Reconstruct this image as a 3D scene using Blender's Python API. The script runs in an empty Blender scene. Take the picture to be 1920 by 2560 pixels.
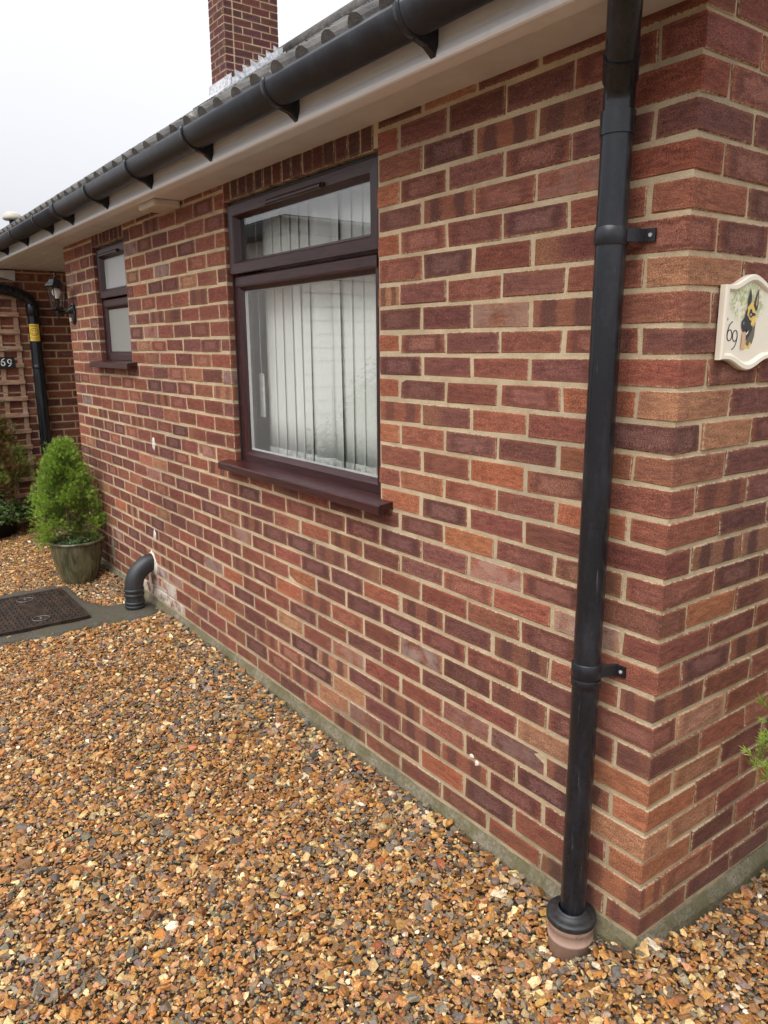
import bpy, math, random
import numpy as np
from mathutils import Vector, Matrix, noise as mnoise

rnd = random.Random(7)
RS = np.random.RandomState(11)
S = bpy.context.scene
COL = S.collection

# ------------------------------------------------------------------ camera
CAM_R = np.array([[0.5958843397581459, 0.8030372350579771, -0.007283731285226168],
                  [0.1688092151597477, -0.1341198003236742, -0.9764810945626555],
                  [-0.7851275708495677, 0.5806402313580863, -0.21547997405855807]])
CAM_P = np.array([0.97398, -1.53269, 1.52619])
CAM_F = 1897.28                                   # focal length in pixels of a 1920 wide frame
cd = bpy.data.cameras.new('camera'); cam = bpy.data.objects.new('camera', cd); COL.objects.link(cam)
cd.sensor_fit = 'HORIZONTAL'; cd.sensor_width = 36.0; cd.lens = 36.0 * CAM_F / 1920.0
cd.clip_start = 0.02; cd.clip_end = 400.0
m3 = Matrix(((CAM_R[0][0], -CAM_R[1][0], -CAM_R[2][0]),
             (CAM_R[0][1], -CAM_R[1][1], -CAM_R[2][1]),
             (CAM_R[0][2], -CAM_R[1][2], -CAM_R[2][2])))
cam.matrix_world = Matrix.Translation(Vector(CAM_P)) @ m3.to_4x4()
S.camera = cam
S.render.resolution_x = 768; S.render.resolution_y = 1024

# ------------------------------------------------------------------ sky, sun, exposure (overcast day)
SUN_DIR = Vector((0.24, -0.68, 1.15)).normalized()        # towards the sun
W = bpy.data.worlds.new('World'); S.world = W; W.use_nodes = True
nt = W.node_tree; nt.nodes.clear()
sky = nt.nodes.new('ShaderNodeTexSky'); sky.sky_type = 'NISHITA'; sky.sun_disc = False
sky.sun_elevation = math.asin(SUN_DIR.z); sky.sun_rotation = math.atan2(SUN_DIR.x, SUN_DIR.y)
sky.air_density = 1.0; sky.dust_density = 6.0; sky.ozone_density = 1.0
hs = nt.nodes.new('ShaderNodeHueSaturation'); hs.inputs['Saturation'].default_value = 0.10
tc = nt.nodes.new('ShaderNodeTexCoord'); sp = nt.nodes.new('ShaderNodeSeparateXYZ')
cl = nt.nodes.new('ShaderNodeMath'); cl.operation = 'MAXIMUM'; cl.inputs[1].default_value = 0.0
ov = nt.nodes.new('ShaderNodeMath'); ov.operation = 'MULTIPLY_ADD'; ov.inputs[1].default_value = 0.62; ov.inputs[2].default_value = 0.36   # overcast: zenith brighter than horizon
cn = nt.nodes.new('ShaderNodeTexNoise'); cn.inputs['Scale'].default_value = 1.6; cn.inputs['Detail'].default_value = 4
cm = nt.nodes.new('ShaderNodeMath'); cm.operation = 'MULTIPLY_ADD'; cm.inputs[1].default_value = 0.22; cm.inputs[2].default_value = 0.89
cx = nt.nodes.new('ShaderNodeMath'); cx.operation = 'MULTIPLY'
cv = nt.nodes.new('ShaderNodeVectorMath'); cv.operation = 'SCALE'; cv.inputs[0].default_value = (7.9, 8.05, 8.55)
mx = nt.nodes.new('ShaderNodeMix'); mx.data_type = 'RGBA'; mx.inputs[0].default_value = 0.85   # the cloud layer hides most of the blue
bg = nt.nodes.new('ShaderNodeBackground'); bg.inputs['Strength'].default_value = 0.12
wo = nt.nodes.new('ShaderNodeOutputWorld')
L_ = nt.links.new
L_(tc.outputs['Generated'], sp.inputs[0]); L_(sp.outputs[2], cl.inputs[0]); L_(cl.outputs[0], ov.inputs[0])
L_(tc.outputs['Generated'], cn.inputs['Vector']); L_(cn.outputs[0], cm.inputs[0]); L_(ov.outputs[0], cx.inputs[0]); L_(cm.outputs[0], cx.inputs[1]); L_(cx.outputs[0], cv.inputs[3])
L_(sky.outputs[0], hs.inputs['Color']); L_(hs.outputs[0], mx.inputs[6]); L_(cv.outputs[0], mx.inputs[7])
L_(mx.outputs[2], bg.inputs['Color']); L_(bg.outputs[0], wo.inputs[0])
sd = bpy.data.lights.new('sun', 'SUN'); sun = bpy.data.objects.new('sun', sd); COL.objects.link(sun)
sd.energy = 1.5; sd.angle = math.radians(55); sd.color = (1.0, 0.965, 0.92)
sun.rotation_euler = SUN_DIR.to_track_quat('Z', 'Y').to_euler(); sun.location = (-4, -8, 9)
S.view_settings.view_transform = 'Standard'; S.view_settings.look = 'None'
S.view_settings.exposure = 1.02; S.view_settings.gamma = 1.0
S.view_settings.use_curve_mapping = False
S.render.engine = 'CYCLES'

# ------------------------------------------------------------------ node helpers
class NG:
    def __init__(s, name):
        s.m = bpy.data.materials.new(name); s.m.use_nodes = True
        s.t = s.m.node_tree; s.t.nodes.clear()
        s.out = s.t.nodes.new('ShaderNodeOutputMaterial')
        s.b = s.t.nodes.new('ShaderNodeBsdfPrincipled')
        s.t.links.new(s.b.outputs[0], s.out.inputs[0])
    def n(s, typ, **kw):
        nd = s.t.nodes.new(typ)
        for k, v in kw.items():
            setattr(nd, k, v)
        return nd
    def set(s, sock, v):
        if isinstance(v, bpy.types.NodeSocket): s.t.links.new(v, sock)
        else:
            if isinstance(v, (tuple, list)) and len(v) == 3 and sock.type == 'RGBA': v = (*v, 1)
            sock.default_value = v
    def math(s, op, a, b=None, c=None, clamp=False):
        nd = s.n('ShaderNodeMath', operation=op, use_clamp=clamp)
        s.set(nd.inputs[0], a)
        if b is not None: s.set(nd.inputs[1], b)
        if c is not None: s.set(nd.inputs[2], c)
        return nd.outputs[0]
    def mix(s, f, a, b, blend='MIX'):
        nd = s.n('ShaderNodeMix', data_type='RGBA', blend_type=blend)
        s.set(nd.inputs[0], f); s.set(nd.inputs[6], a); s.set(nd.inputs[7], b)
        return nd.outputs[2]
    def noise(s, scale, detail=3, rough=0.55, vec=None, dist=0.0, out=0):
        nd = s.n('ShaderNodeTexNoise'); nd.inputs['Scale'].default_value = scale
        nd.inputs['Detail'].default_value = detail; nd.inputs['Roughness'].default_value = rough
        nd.inputs['Distortion'].default_value = dist
        s.set(nd.inputs['Vector'], vec if vec is not None else s.pos())
        return nd.outputs[out]
    def vor(s, scale, vec=None, feature='F1', out=0):
        nd = s.n('ShaderNodeTexVoronoi', feature=feature); nd.inputs['Scale'].default_value = scale
        s.set(nd.inputs['Vector'], vec if vec is not None else s.pos())
        return nd.outputs[out]
    def pos(s):
        if not hasattr(s, '_g'): s._g = s.n('ShaderNodeNewGeometry')
        return s._g.outputs['Position']
    def normal(s):
        s.pos(); return s._g.outputs['Normal']
    def scalev(s, v):
        nd = s.n('ShaderNodeVectorMath', operation='MULTIPLY'); s.set(nd.inputs[0], s.pos()); nd.inputs[1].default_value = v
        return nd.outputs[0]
    def smooth(s, x, a, b, lo=0.0, hi=1.0):
        nd = s.n('ShaderNodeMapRange', interpolation_type='SMOOTHSTEP', clamp=True)
        s.set(nd.inputs[0], x); s.set(nd.inputs[1], a); s.set(nd.inputs[2], b)
        s.set(nd.inputs[3], lo); s.set(nd.inputs[4], hi)
        return nd.outputs[0]
    def sep(s, v):
        nd = s.n('ShaderNodeSeparateXYZ'); s.set(nd.inputs[0], v); return nd.outputs
    def attr(s, name):
        nd = s.n('ShaderNodeAttribute', attribute_name=name); return nd
    def bump(s, h, strength=0.3, dist=0.002, normal=None):
        nd = s.n('ShaderNodeBump'); nd.inputs['Strength'].default_value = strength; nd.inputs['Distance'].default_value = dist
        s.set(nd.inputs['Height'], h)
        if normal is not None: s.set(nd.inputs['Normal'], normal)
        return nd.outputs[0]
    def fin(s, col, rough=0.7, bump=None, **kw):
        s.set(s.b.inputs['Base Color'], col); s.set(s.b.inputs['Roughness'], rough)
        if bump is not None: s.set(s.b.inputs['Normal'], bump)
        for k, v in kw.items(): s.set(s.b.inputs[k], v)
        return s.m

def simple(name, col, rough=0.6, var=0.25, scale=25.0, bumpk=0.0, bscale=200.0, stretch=None, spec=0.5, dirt=None):
    g = NG(name)
    vec = g.scalev(stretch) if stretch else None
    n1 = g.noise(scale, 4, 0.6, vec)
    c = g.mix(g.smooth(n1, 0.3, 0.7), tuple(x * (1 - var) for x in col), tuple(min(1, x * (1 + var)) for x in col))
    if dirt:
        c = g.mix(g.math('MULTIPLY', g.smooth(g.noise(dirt[1], 5, 0.65), dirt[2], dirt[3]), dirt[4]), c, dirt[0])
    bp = g.bump(g.noise(bscale, 3, 0.6, vec), bumpk, 0.002) if bumpk else None
    r = g.math('MULTIPLY_ADD', n1, 0.2, rough - 0.1)
    return g.fin(c, r, bp, **{'Specular IOR Level': spec})

# ------------------------------------------------------------------ materials
def mat_brick():
    g = NG('brick_fletton')
    tint = g.attr('tint'); pat = g.attr('pat'); loc = g.attr('bl'); hf = g.attr('bh')
    L = g.sep(loc.outputs['Vector']); N = g.sep(g.normal()); H = g.sep(hf.outputs['Vector'])
    side = g.math('GREATER_THAN', g.math('ABSOLUTE', N[0]), 0.6); fr = g.math('SUBTRACT', 1.0, side)
    nz = g.noise(26, 3, 0.6); nz2 = g.noise(75, 3, 0.6); gr = g.noise(520, 2, 0.7); gm = g.noise(260, 3, 0.7)
    wob = g.math('MULTIPLY', g.math('SUBTRACT', nz, 0.5), 0.8)
    wob2 = g.math('MULTIPLY', g.math('SUBTRACT', nz2, 0.5), 0.5)
    grw = g.math('MULTIPLY', g.math('SUBTRACT', gm, 0.5), 0.35)
    u = g.math('ADD', g.math('MULTIPLY', L[0], fr), g.math('MULTIPLY', L[1], side))
    hu = g.math('ADD', g.math('MULTIPLY', H[0], fr), g.math('MULTIPLY', H[1], side))
    off = g.math('ADD', g.math('ADD', wob, wob2), grw)
    u2 = g.math('ADD', u, g.math('MULTIPLY', off, 0.38)); v2 = g.math('ADD', L[2], off)
    au = g.math('ABSOLUTE', u2); av = g.math('ABSOLUTE', v2)
    P = g.sep(pat.outputs['Vector'])
    # metric distance to the nearest arris
    du = g.math('MULTIPLY', g.math('SUBTRACT', 1.0, g.math('ABSOLUTE', u)), hu)
    dv = g.math('MULTIPLY', g.math('SUBTRACT', 1.0, g.math('ABSOLUTE', L[2])), H[2])
    ed = g.math('MINIMUM', du, dv)
    st = g.noise(1.0, 4, 0.7, g.scalev((20, 20, 95)), 0.5)
    st2 = g.noise(1.0, 3, 0.6, g.scalev((320, 320, 420)))
    c = tint.outputs['Color']
    c = g.mix(g.smooth(st, 0.3, 0.72), g.mix(1.0, c, (0.66, 0.62, 0.64), 'MULTIPLY'), g.mix(1.0, c, (1.18, 1.14, 1.08), 'MULTIPLY'))
    # darker fired body, paler and yellower arrises
    e2 = g.smooth(g.math('ADD', ed, g.math('MULTIPLY', off, 0.012)), 0.016, 0.001)
    c = g.mix(g.math('MULTIPLY', e2, 0.62), c, g.mix(0.45, g.mix(1.0, c, (1.45, 1.4, 1.3), 'MULTIPLY'), (0.27, 0.135, 0.075)))
    # pale kiss mark with dark rim
    rr = g.math('MAXIMUM', g.math('MULTIPLY', au, 1.12), g.math('MULTIPLY', av, 1.05))
    core = g.math('MULTIPLY', g.smooth(rr, 0.80, 0.45), P[0])
    rim = g.math('MULTIPLY', g.math('MULTIPLY', g.smooth(rr, 0.48, 0.74), g.smooth(rr, 1.05, 0.8)), P[0])
    c = g.mix(g.math('MULTIPLY', rim, 0.62), c, (0.07, 0.034, 0.035))
    c = g.mix(g.math('MULTIPLY', g.math('MULTIPLY', core, g.smooth(g.math('ADD', st2, g.math('MULTIPLY', wob, 0.3)), 0.38, 0.62)), 0.42), c, (0.30, 0.20, 0.19))
    # two dark vertical bars
    bar = g.smooth(g.math('ABSOLUTE', g.math('SUBTRACT', au, 0.5)), 0.30, 0.14)
    c = g.mix(g.math('MULTIPLY', P[1], 0.38), c, (0.29, 0.145, 0.08))
    c = g.mix(g.math('MULTIPLY', g.math('MULTIPLY', bar, P[1]), 0.8), c, (0.085, 0.04, 0.04))
    # one end fired to tan
    half = g.math('MULTIPLY', g.smooth(g.math('ADD', u2, g.math('MULTIPLY', av, 0.1)), -0.15, 0.7), P[2])
    c = g.mix(g.math('MULTIPLY', half, 0.8), c, (0.285, 0.145, 0.08))
    # sandy grain
    c = g.mix(0.9, c, g.mix(g.smooth(gr, 0.25, 0.75), (0.20, 0.18, 0.18), (0.88, 0.83, 0.78)), 'OVERLAY')
    c = g.mix(0.5, c, g.mix(g.smooth(gm, 0.28, 0.72), (0.28, 0.27, 0.27), (0.78, 0.75, 0.72)), 'OVERLAY')
    sp = g.smooth(g.noise(330, 2, 0.5), 0.66, 0.74)
    c = g.mix(g.math('MULTIPLY', sp, 0.35), c, (0.38, 0.22, 0.14))
    z = g.sep(g.pos())
    c = g.mix(g.smooth(g.noise(1.5, 4, 0.65), 0.35, 0.68), g.mix(1.0, c, (0.84, 0.83, 0.83), 'MULTIPLY'), g.mix(1.0, c, (1.08, 1.08, 1.06), 'MULTIPLY'))
    sm = g.math('MULTIPLY', g.smooth(g.noise(14, 5, 0.7), 0.62, 0.80), 0.35)
    c = g.mix(sm, c, (0.30, 0.235, 0.17))
    # ragged mortar left on the arrises
    mo = g.smooth(g.math('ADD', ed, g.math('MULTIPLY', g.math('SUBTRACT', g.noise(80, 5, 0.75), 0.5), 0.019)), 0.0016, 0.0001)
    c = g.mix(g.math('MULTIPLY', mo, 0.85), c, g.mix(gr, (0.40, 0.32, 0.21), (0.57, 0.47, 0.33)))
    wh = g.math('MULTIPLY', tint.outputs['Alpha'], g.smooth(g.math('ADD', g.noise(11, 5, 0.7), g.math('MULTIPLY', gr, 0.15)), 0.42, 0.66))
    c = g.mix(wh, c, (0.62, 0.56, 0.49))
    al = g.math('MULTIPLY', g.smooth(z[2], 0.20, -0.02), g.smooth(g.noise(9, 4, 0.7), 0.40, 0.70))
    c = g.mix(g.math('MULTIPLY', al, 0.45), c, (0.10, 0.085, 0.045))
    hgt = g.math('ADD', g.math('MULTIPLY', gr, 0.9), g.math('ADD', g.math('MULTIPLY', st2, 0.9), g.math('ADD', g.math('MULTIPLY', gm, 1.0), g.math('MULTIPLY', nz2, 0.8))))
    return g.fin(c, 0.88, g.bump(hgt, 0.6, 0.0035), **{'Specular IOR Level': 0.22})

def mat_mortar():
    g = NG('mortar')
    n1 = g.noise(7, 5, 0.65); n2 = g.noise(420, 3, 0.75); n3 = g.noise(60, 4, 0.6)
    c = g.mix(g.smooth(n1, 0.3, 0.7), (0.45, 0.355, 0.23), (0.63, 0.515, 0.355))
    c = g.mix(0.6, c, g.mix(g.smooth(n2, 0.3, 0.7), (0.22, 0.2, 0.18), (0.8, 0.78, 0.74)), 'OVERLAY')
    z = g.sep(g.pos())
    c = g.mix(g.math('MULTIPLY', g.smooth(g.noise(1.7, 4, 0.6), 0.45, 0.7), 0.5), c, (0.27, 0.235, 0.185))
    al = g.math('MULTIPLY', g.smooth(z[2], 0.45, 0.0), g.smooth(n1, 0.40, 0.62))
    c = g.mix(g.math('MULTIPLY', al, 0.65), c, (0.17, 0.15, 0.08))
    c = g.mix(g.smooth(n3, 0.70, 0.78), c, (0.62, 0.54, 0.41))
    return g.fin(c, 0.95, g.bump(g.math('ADD', n2, g.math('MULTIPLY', n3, 1.5)), 0.8, 0.004), **{'Specular IOR Level': 0.15})

def mat_stone():
    g = NG('gravel_stone')
    a = g.attr('tint'); c = a.outputs['Color']
    n = g.noise(170, 4, 0.65); n2 = g.noise(700, 2, 0.6)
    c = g.mix(g.smooth(n, 0.3, 0.7), g.mix(1.0, c, (0.66, 0.62, 0.58), 'MULTIPLY'), g.mix(1.0, c, (1.28, 1.24, 1.16), 'MULTIPLY'))
    c = g.mix(g.math('MULTIPLY', g.smooth(n2, 0.62, 0.72), 0.3), c, (0.6, 0.5, 0.36))
    return g.fin(c, g.math('MULTIPLY_ADD', n, 0.35, 0.33), g.bump(g.math('ADD', n, g.math('MULTIPLY', n2, 0.4)), 0.5, 0.003), **{'Specular IOR Level': 0.45})

def mat_ground():
    g = NG('gravel_bed')
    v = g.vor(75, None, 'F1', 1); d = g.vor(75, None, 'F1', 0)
    h = g.sep(v)[0]
    r = g.n('ShaderNodeValToRGB'); g.set(r.inputs[0], h)
    cr = r.color_ramp; cr.interpolation = 'CONSTANT'
    cols = [(0, (.10, .055, .03)), (.2, (.26, .13, .055)), (.42, (.33, .2, .1)), (.6, (.16, .13, .11)), (.75, (.4, .28, .15)), (.9, (.48, .4, .28))]
    cr.elements[0].color = (*cols[0][1], 1)
    for i, (p, c) in enumerate(cols[1:]):
        e = cr.elements.new(p); e.color = (*c, 1)
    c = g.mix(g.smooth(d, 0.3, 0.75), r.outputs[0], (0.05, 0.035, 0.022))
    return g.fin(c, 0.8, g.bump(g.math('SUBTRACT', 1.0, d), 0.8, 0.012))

def mat_wood_upvc(name, col, axis):
    g = NG(name)
    sc = {'x': (9, 260, 260), 'z': (260, 260, 9)}[axis]
    n = g.noise(1.0, 4, 0.7, g.scalev(sc), 0.6); n2 = g.noise(1.0, 2, 0.6, g.scalev(tuple(s * 2.2 for s in sc)))
    c = g.mix(g.smooth(n, 0.35, 0.68), tuple(x * .45 for x in col), tuple(x * 1.5 for x in col))
    return g.fin(c, 0.30, g.bump(g.math('ADD', n, n2), 0.35, 0.0012), **{'Specular IOR Level': 0.5})

def mat_plastic(name, col, rough=0.38, dust=(0.22, 0.215, 0.21), dustk=0.35, grime=None):
    g = NG(name)
    n = g.noise(1.0, 5, 0.65, g.scalev((14, 14, 3.2))); n2 = g.noise(70, 4, 0.7); n3 = g.noise(9, 3, 0.6)
    k = g.math('MULTIPLY', g.smooth(g.math('ADD', g.math('MULTIPLY', n, 0.75), g.math('MULTIPLY', n2, 0.3)), 0.46, 0.75), dustk)
    c = g.mix(k, col, dust)
    if name.startswith('black_rain'): c = g.mix(g.math('MULTIPLY', g.smooth(g.noise(1.0, 4, 0.7, g.scalev((75, 75, 4.5))), 0.64, 0.76), 0.22), c, (0.36, 0.37, 0.40))
    if grime: c = g.mix(g.math('MULTIPLY', g.smooth(n2, 0.60, 0.78), grime[1]), c, grime[0])
    return g.fin(c, g.math('MULTIPLY_ADD', n, 0.3, rough - 0.12), g.bump(n3, 0.15, 0.003), **{'Specular IOR Level': 0.5})

def mat_upvc_white():
    g = NG('white_upvc')
    n = g.noise(6, 5, 0.7); n2 = g.noise(1.0, 4, 0.65, g.scalev((2.2, 30, 30))); n3 = g.noise(46, 3, 0.65)
    c = g.mix(g.smooth(n2, 0.3, 0.75), (0.82, 0.835, 0.85), (0.76, 0.77, 0.78))
    c = g.mix(g.math('MULTIPLY', g.smooth(n, 0.55, 0.8), 0.25), c, (0.5, 0.46, 0.41))
    c = g.mix(g.smooth(n3, 0.735, 0.76), c, (0.11, 0.09, 0.075))
    return g.fin(c, 0.26, g.bump(n, 0.05, 0.004), **{'Specular IOR Level': 0.5})

def mat_soffit():
    g = NG('soffit_upvc')
    n = g.noise(5, 5, 0.7); n2 = g.noise(60, 3, 0.6)
    c = g.mix(g.smooth(n, 0.3, 0.75), (0.68, 0.67, 0.655), (0.57, 0.555, 0.54))
    c = g.mix(g.smooth(n2, 0.74, 0.77), c, (0.12, 0.10, 0.085))
    return g.fin(c, 0.42, None, **{'Specular IOR Level': 0.4})

def mat_tile():
    g = NG('roof_tile_concrete')
    n = g.noise(9, 5, 0.7); n2 = g.noise(160, 3, 0.7); n3 = g.noise(22, 4, 0.65)
    c = g.mix(g.smooth(n, 0.3, 0.7), (0.05, 0.049, 0.047), (0.125, 0.118, 0.108))
    c = g.mix(g.smooth(n3, 0.60, 0.72), c, (0.27, 0.26, 0.22))
    c = g.mix(g.smooth(g.noise(31, 4, 0.6), 0.68, 0.74), c, (0.19, 0.18, 0.045))
    c = g.mix(0.6, c, g.mix(n2, (0.2, 0.2, 0.2), (0.8, 0.8, 0.8)), 'OVERLAY')
    return g.fin(c, 0.9, g.bump(n2, 0.8, 0.004))

def mat_glass(name, rough=0.0, ior=0.08, tint=(0.985, 0.995, 0.99), wob=0.0):
    g = NG(name)
    g.pos(); dt = g.n('ShaderNodeVectorMath', operation='DOT_PRODUCT'); g.t.links.new(g._g.outputs['Normal'], dt.inputs[0]); g.t.links.new(g._g.outputs['Incoming'], dt.inputs[1])
    cs = g.math('SUBTRACT', 1.0, g.math('ABSOLUTE', dt.outputs['Value']), clamp=True)
    fr_ = g.math('MULTIPLY_ADD', g.math('POWER', cs, 5.0), 1.0 - ior, ior, clamp=True)     # Schlick, 'ior' holds F0 per face
    gl = g.n('ShaderNodeBsdfGlossy'); gl.inputs['Roughness'].default_value = rough
    tr = g.n('ShaderNodeBsdfTransparent'); tr.inputs['Color'].default_value = (*tint, 1)
    if wob:
        bp = g.bump(g.noise(2.2, 2, 0.5), wob, 0.02); g.set(gl.inputs['Normal'], bp)
    ms = g.n('ShaderNodeMixShader'); g.set(ms.inputs[0], fr_); g.t.links.new(tr.outputs[0], ms.inputs[1]); g.t.links.new(gl.outputs[0], ms.inputs[2])
    g.t.nodes.remove(g.b); g.t.links.new(ms.outputs[0], g.out.inputs[0])
    return g.m

def mat_obscure():
    g = NG('obscured_glass')
    n = g.vor(190, None, 'SMOOTH_F1', 0)
    g.fin(g.mix(g.smooth(g.sep(g.pos())[2], 1.81, 1.83), (0.26, 0.275, 0.25), (0.44, 0.46, 0.455)), 0.16, g.bump(n, 0.35, 0.003), **{'Specular IOR Level': 0.9})  # upper pane paler: its bright sky reflection is put into the colour
    return g.m

def mat_leaf(name, trans=0.25):
    g = NG(name)
    c = g.attr('tint').outputs['Color']
    g.fin(c, 0.55, None, **{'Specular IOR Level': 0.3})
    tl = g.n('ShaderNodeBsdfTranslucent'); g.set(tl.inputs[0], c)
    ms = g.n('ShaderNodeMixShader'); ms.inputs[0].default_value = trans
    g.t.links.new(g.b.outputs[0], ms.inputs[1]); g.t.links.new(tl.outputs[0], ms.inputs[2]); g.t.links.new(ms.outputs[0], g.out.inputs[0])
    return g.m

def mat_vcol(name, rough=0.5, spec=0.5):
    g = NG(name); return g.fin(g.attr('tint').outputs['Color'], rough, None, **{'Specular IOR Level': spec})

def mat_plinth():
    g = NG('concrete_mossy')
    n = g.noise(6, 5, 0.7); n2 = g.noise(90, 4, 0.7); n3 = g.noise(2.3, 3, 0.6); n4 = g.noise(600, 2, 0.6)
    c = g.mix(g.smooth(n2, 0.3, 0.7), (0.135, 0.113, 0.072), (0.30, 0.26, 0.185))
    c = g.mix(g.math('MULTIPLY', g.smooth(n, 0.36, 0.60), 0.8), c, (0.115, 0.10, 0.04))
    c = g.mix(g.math('MULTIPLY', g.smooth(n3, 0.55, 0.7), 0.6), c, (0.10, 0.095, 0.085))
    c = g.mix(g.smooth(n4, 0.67, 0.74), c, (0.50, 0.46, 0.38))
    return g.fin(c, 0.92, g.bump(g.math('ADD', n2, g.math('MULTIPLY', n4, 0.3)), 0.9, 0.008))

def mat_pad():
    g = NG('old_concrete_pad')
    n = g.noise(5, 5, 0.7); n2 = g.noise(120, 4, 0.7); n3 = g.noise(13, 4, 0.65)
    c = g.mix(g.smooth(n2, 0.3, 0.7), (0.036, 0.031, 0.023), (0.10, 0.088, 0.068))
    c = g.mix(g.math('MULTIPLY', g.smooth(n3, 0.46, 0.64), 0.8), c, (0.062, 0.058, 0.022))
    c = g.mix(g.smooth(n, 0.66, 0.8), c, (0.23, 0.215, 0.19))
    return g.fin(c, 0.8, g.bump(n2, 0.8, 0.006))

def mat_pot():
    g = NG('glazed_pot')
    n = g.noise(1.0, 4, 0.6, g.scalev((26, 26, 3.0)), 0.8); n2 = g.noise(12, 3, 0.6)
    z = g.sep(g.pos())
    c = g.mix(g.smooth(n, 0.35, 0.65), (0.055, 0.05, 0.026), (0.15, 0.14, 0.075))
    c = g.mix(g.math('MULTIPLY', g.smooth(n, 0.62, 0.72), 0.6), c, (0.27, 0.25, 0.16))
    c = g.mix(g.math('MULTIPLY', g.smooth(n2, 0.55, 0.75), 0.5), c, (0.075, 0.06, 0.03))
    return g.fin(c, 0.22, g.bump(n, 0.2, 0.003))

def mat_iron():
    g = NG('rusty_cast_iron')
    n = g.noise(18, 4, 0.7); n2 = g.noise(300, 3, 0.6)
    c = g.mix(g.smooth(n, 0.35, 0.7), (0.016, 0.010, 0.007), (0.048, 0.027, 0.016))
    return g.fin(c, g.math('MULTIPLY_ADD', n, 0.3, 0.42), g.bump(n2, 0.4, 0.002), **{'Specular IOR Level': 0.35})

def mat_plaque():
    g = NG('cream_plaque')
    z = g.sep(g.pos()); n = g.noise(48, 5, 0.7); n2 = g.noise(110, 3, 0.6)
    dy = g.math('DIVIDE', g.math('SUBTRACT', z[1], 0.235), 0.085); dz = g.math('DIVIDE', g.math('SUBTRACT', z[2], 1.618), 0.05)
    rr = g.math('ADD', g.math('POWER', dy, 2.0), g.math('POWER', dz, 2.0))
    on = g.math('MULTIPLY', g.smooth(rr, 1.25, 0.35), g.smooth(z[0], 0.0125, 0.0115))
    on = g.math('MULTIPLY', on, g.smooth(n, 0.36, 0.55))
    c = g.mix(g.math('MULTIPLY', on, 0.9), (0.80, 0.735, 0.60), g.mix(g.smooth(n2, 0.4, 0.65), (0.26, 0.33, 0.13), (0.62, 0.66, 0.34)))
    return g.fin(c, 0.3)

M = {}
M['brick'] = mat_brick(); M['mortar'] = mat_mortar(); M['stone'] = mat_stone(); M['ground'] = mat_ground()
M['frame_x'] = mat_wood_upvc('rosewood_upvc_rail', (0.036, 0.0098, 0.011), 'x')
M['frame_z'] = mat_wood_upvc('rosewood_upvc_stile', (0.036, 0.0098, 0.011), 'z')
M['sill'] = mat_wood_upvc('rosewood_upvc_sill', (0.045, 0.0115, 0.0125), 'x')
M['black'] = mat_plastic('black_rainwater_plastic', (0.0065, 0.0078, 0.0115), 0.25, (0.07, 0.075, 0.09), 0.28, ((0.01, 0.009, 0.008), 0.5))
M['gutter'] = mat_plastic('black_gutter_plastic', (0.011, 0.0125, 0.017), 0.40, (0.034, 0.040, 0.056), 0.55)
M['soil'] = mat_plastic('grey_black_soil_pipe', (0.016, 0.018, 0.021), 0.42, (0.06, 0.063, 0.068), 0.5)
M['rubber'] = simple('black_rubber', (0.018, 0.018, 0.019), 0.5, 0.4, 60, 0.3)
M['brownpipe'] = simple('brown_drain_pipe', (0.40, 0.265, 0.205), 0.5, 0.12, 12, 0.1, 300, dirt=((0.15, 0.11, 0.085), 25, 0.55, 0.75, 0.5))
M['upvc'] = mat_upvc_white(); M['soffit'] = mat_soffit(); M['tile'] = mat_tile()
M['underlay'] = simple('roof_underlay', (0.03, 0.03, 0.03), 0.9)
M['glass'] = mat_glass('window_glass', 0.0, 0.14, wob=0.012); M['obscure'] = mat_obscure()
M['lampglass'] = mat_glass('lantern_glass', 0.02, 0.04)
M['blind'] = simple('blind_fabric', (0.90, 0.91, 0.87), 0.85, 0.04, 160, 0.25, 700)
M['chain'] = simple('blind_chain', (0.70, 0.70, 0.66), 0.4)
M['bead'] = simple('white_window_liner', (0.7, 0.71, 0.7), 0.4, 0.05)
M['room'] = simple('room_plaster', (0.66, 0.65, 0.61), 0.9, 0.1, 2)
M['lead'] = simple('lead_flashing', (0.50, 0.51, 0.53), 0.34, 0.35, 30, 1.0, 34, dirt=((0.16, 0.16, 0.16), 22, 0.52, 0.7, 0.7))
M['plinth'] = mat_plinth(); M['pad'] = mat_pad(); M['pot'] = mat_pot(); M['iron'] = mat_iron(); M['plaque'] = mat_plaque()
M['soilbed'] = simple('potting_soil', (0.035, 0.024, 0.016), 0.95, 0.4, 60, 0.8, 120)
M['leaf'] = mat_leaf('leaf'); M['bark'] = simple('bark', (0.10, 0.065, 0.04), 0.9, 0.4, 40, 0.6)
M['vcol'] = mat_vcol('painted_mark', 0.45); M['trellis'] = simple('weathered_trellis_wood', (0.36, 0.22, 0.145), 0.85, 0.35, 1.0, 0.5, 1.0, (60, 12, 60), 0.3, ((0.48, 0.43, 0.37), 6, 0.5, 0.75, 0.6))
M['yellow'] = simple('yellow_sticker', (0.88, 0.60, 0.08), 0.35, 0.05, 20)
M['ink'] = simple('black_print', (0.02, 0.018, 0.018), 0.4, 0.1)
M['ink_brown'] = simple('brown_black_print', (0.05, 0.03, 0.008), 0.4, 0.1)
M['whiteink'] = simple('white_print', (0.82, 0.82, 0.80), 0.5, 0.03)
M['slate'] = simple('black_slate', (0.014, 0.014, 0.016), 0.45, 0.3, 40, 0.2)
M['lamp_metal'] = simple('black_gloss_metal', (0.008, 0.008, 0.009), 0.22, 0.2, 30, 0.05)
M['bulb'] = simple('frosted_bulb', (0.75, 0.75, 0.73), 0.25, 0.03)
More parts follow.
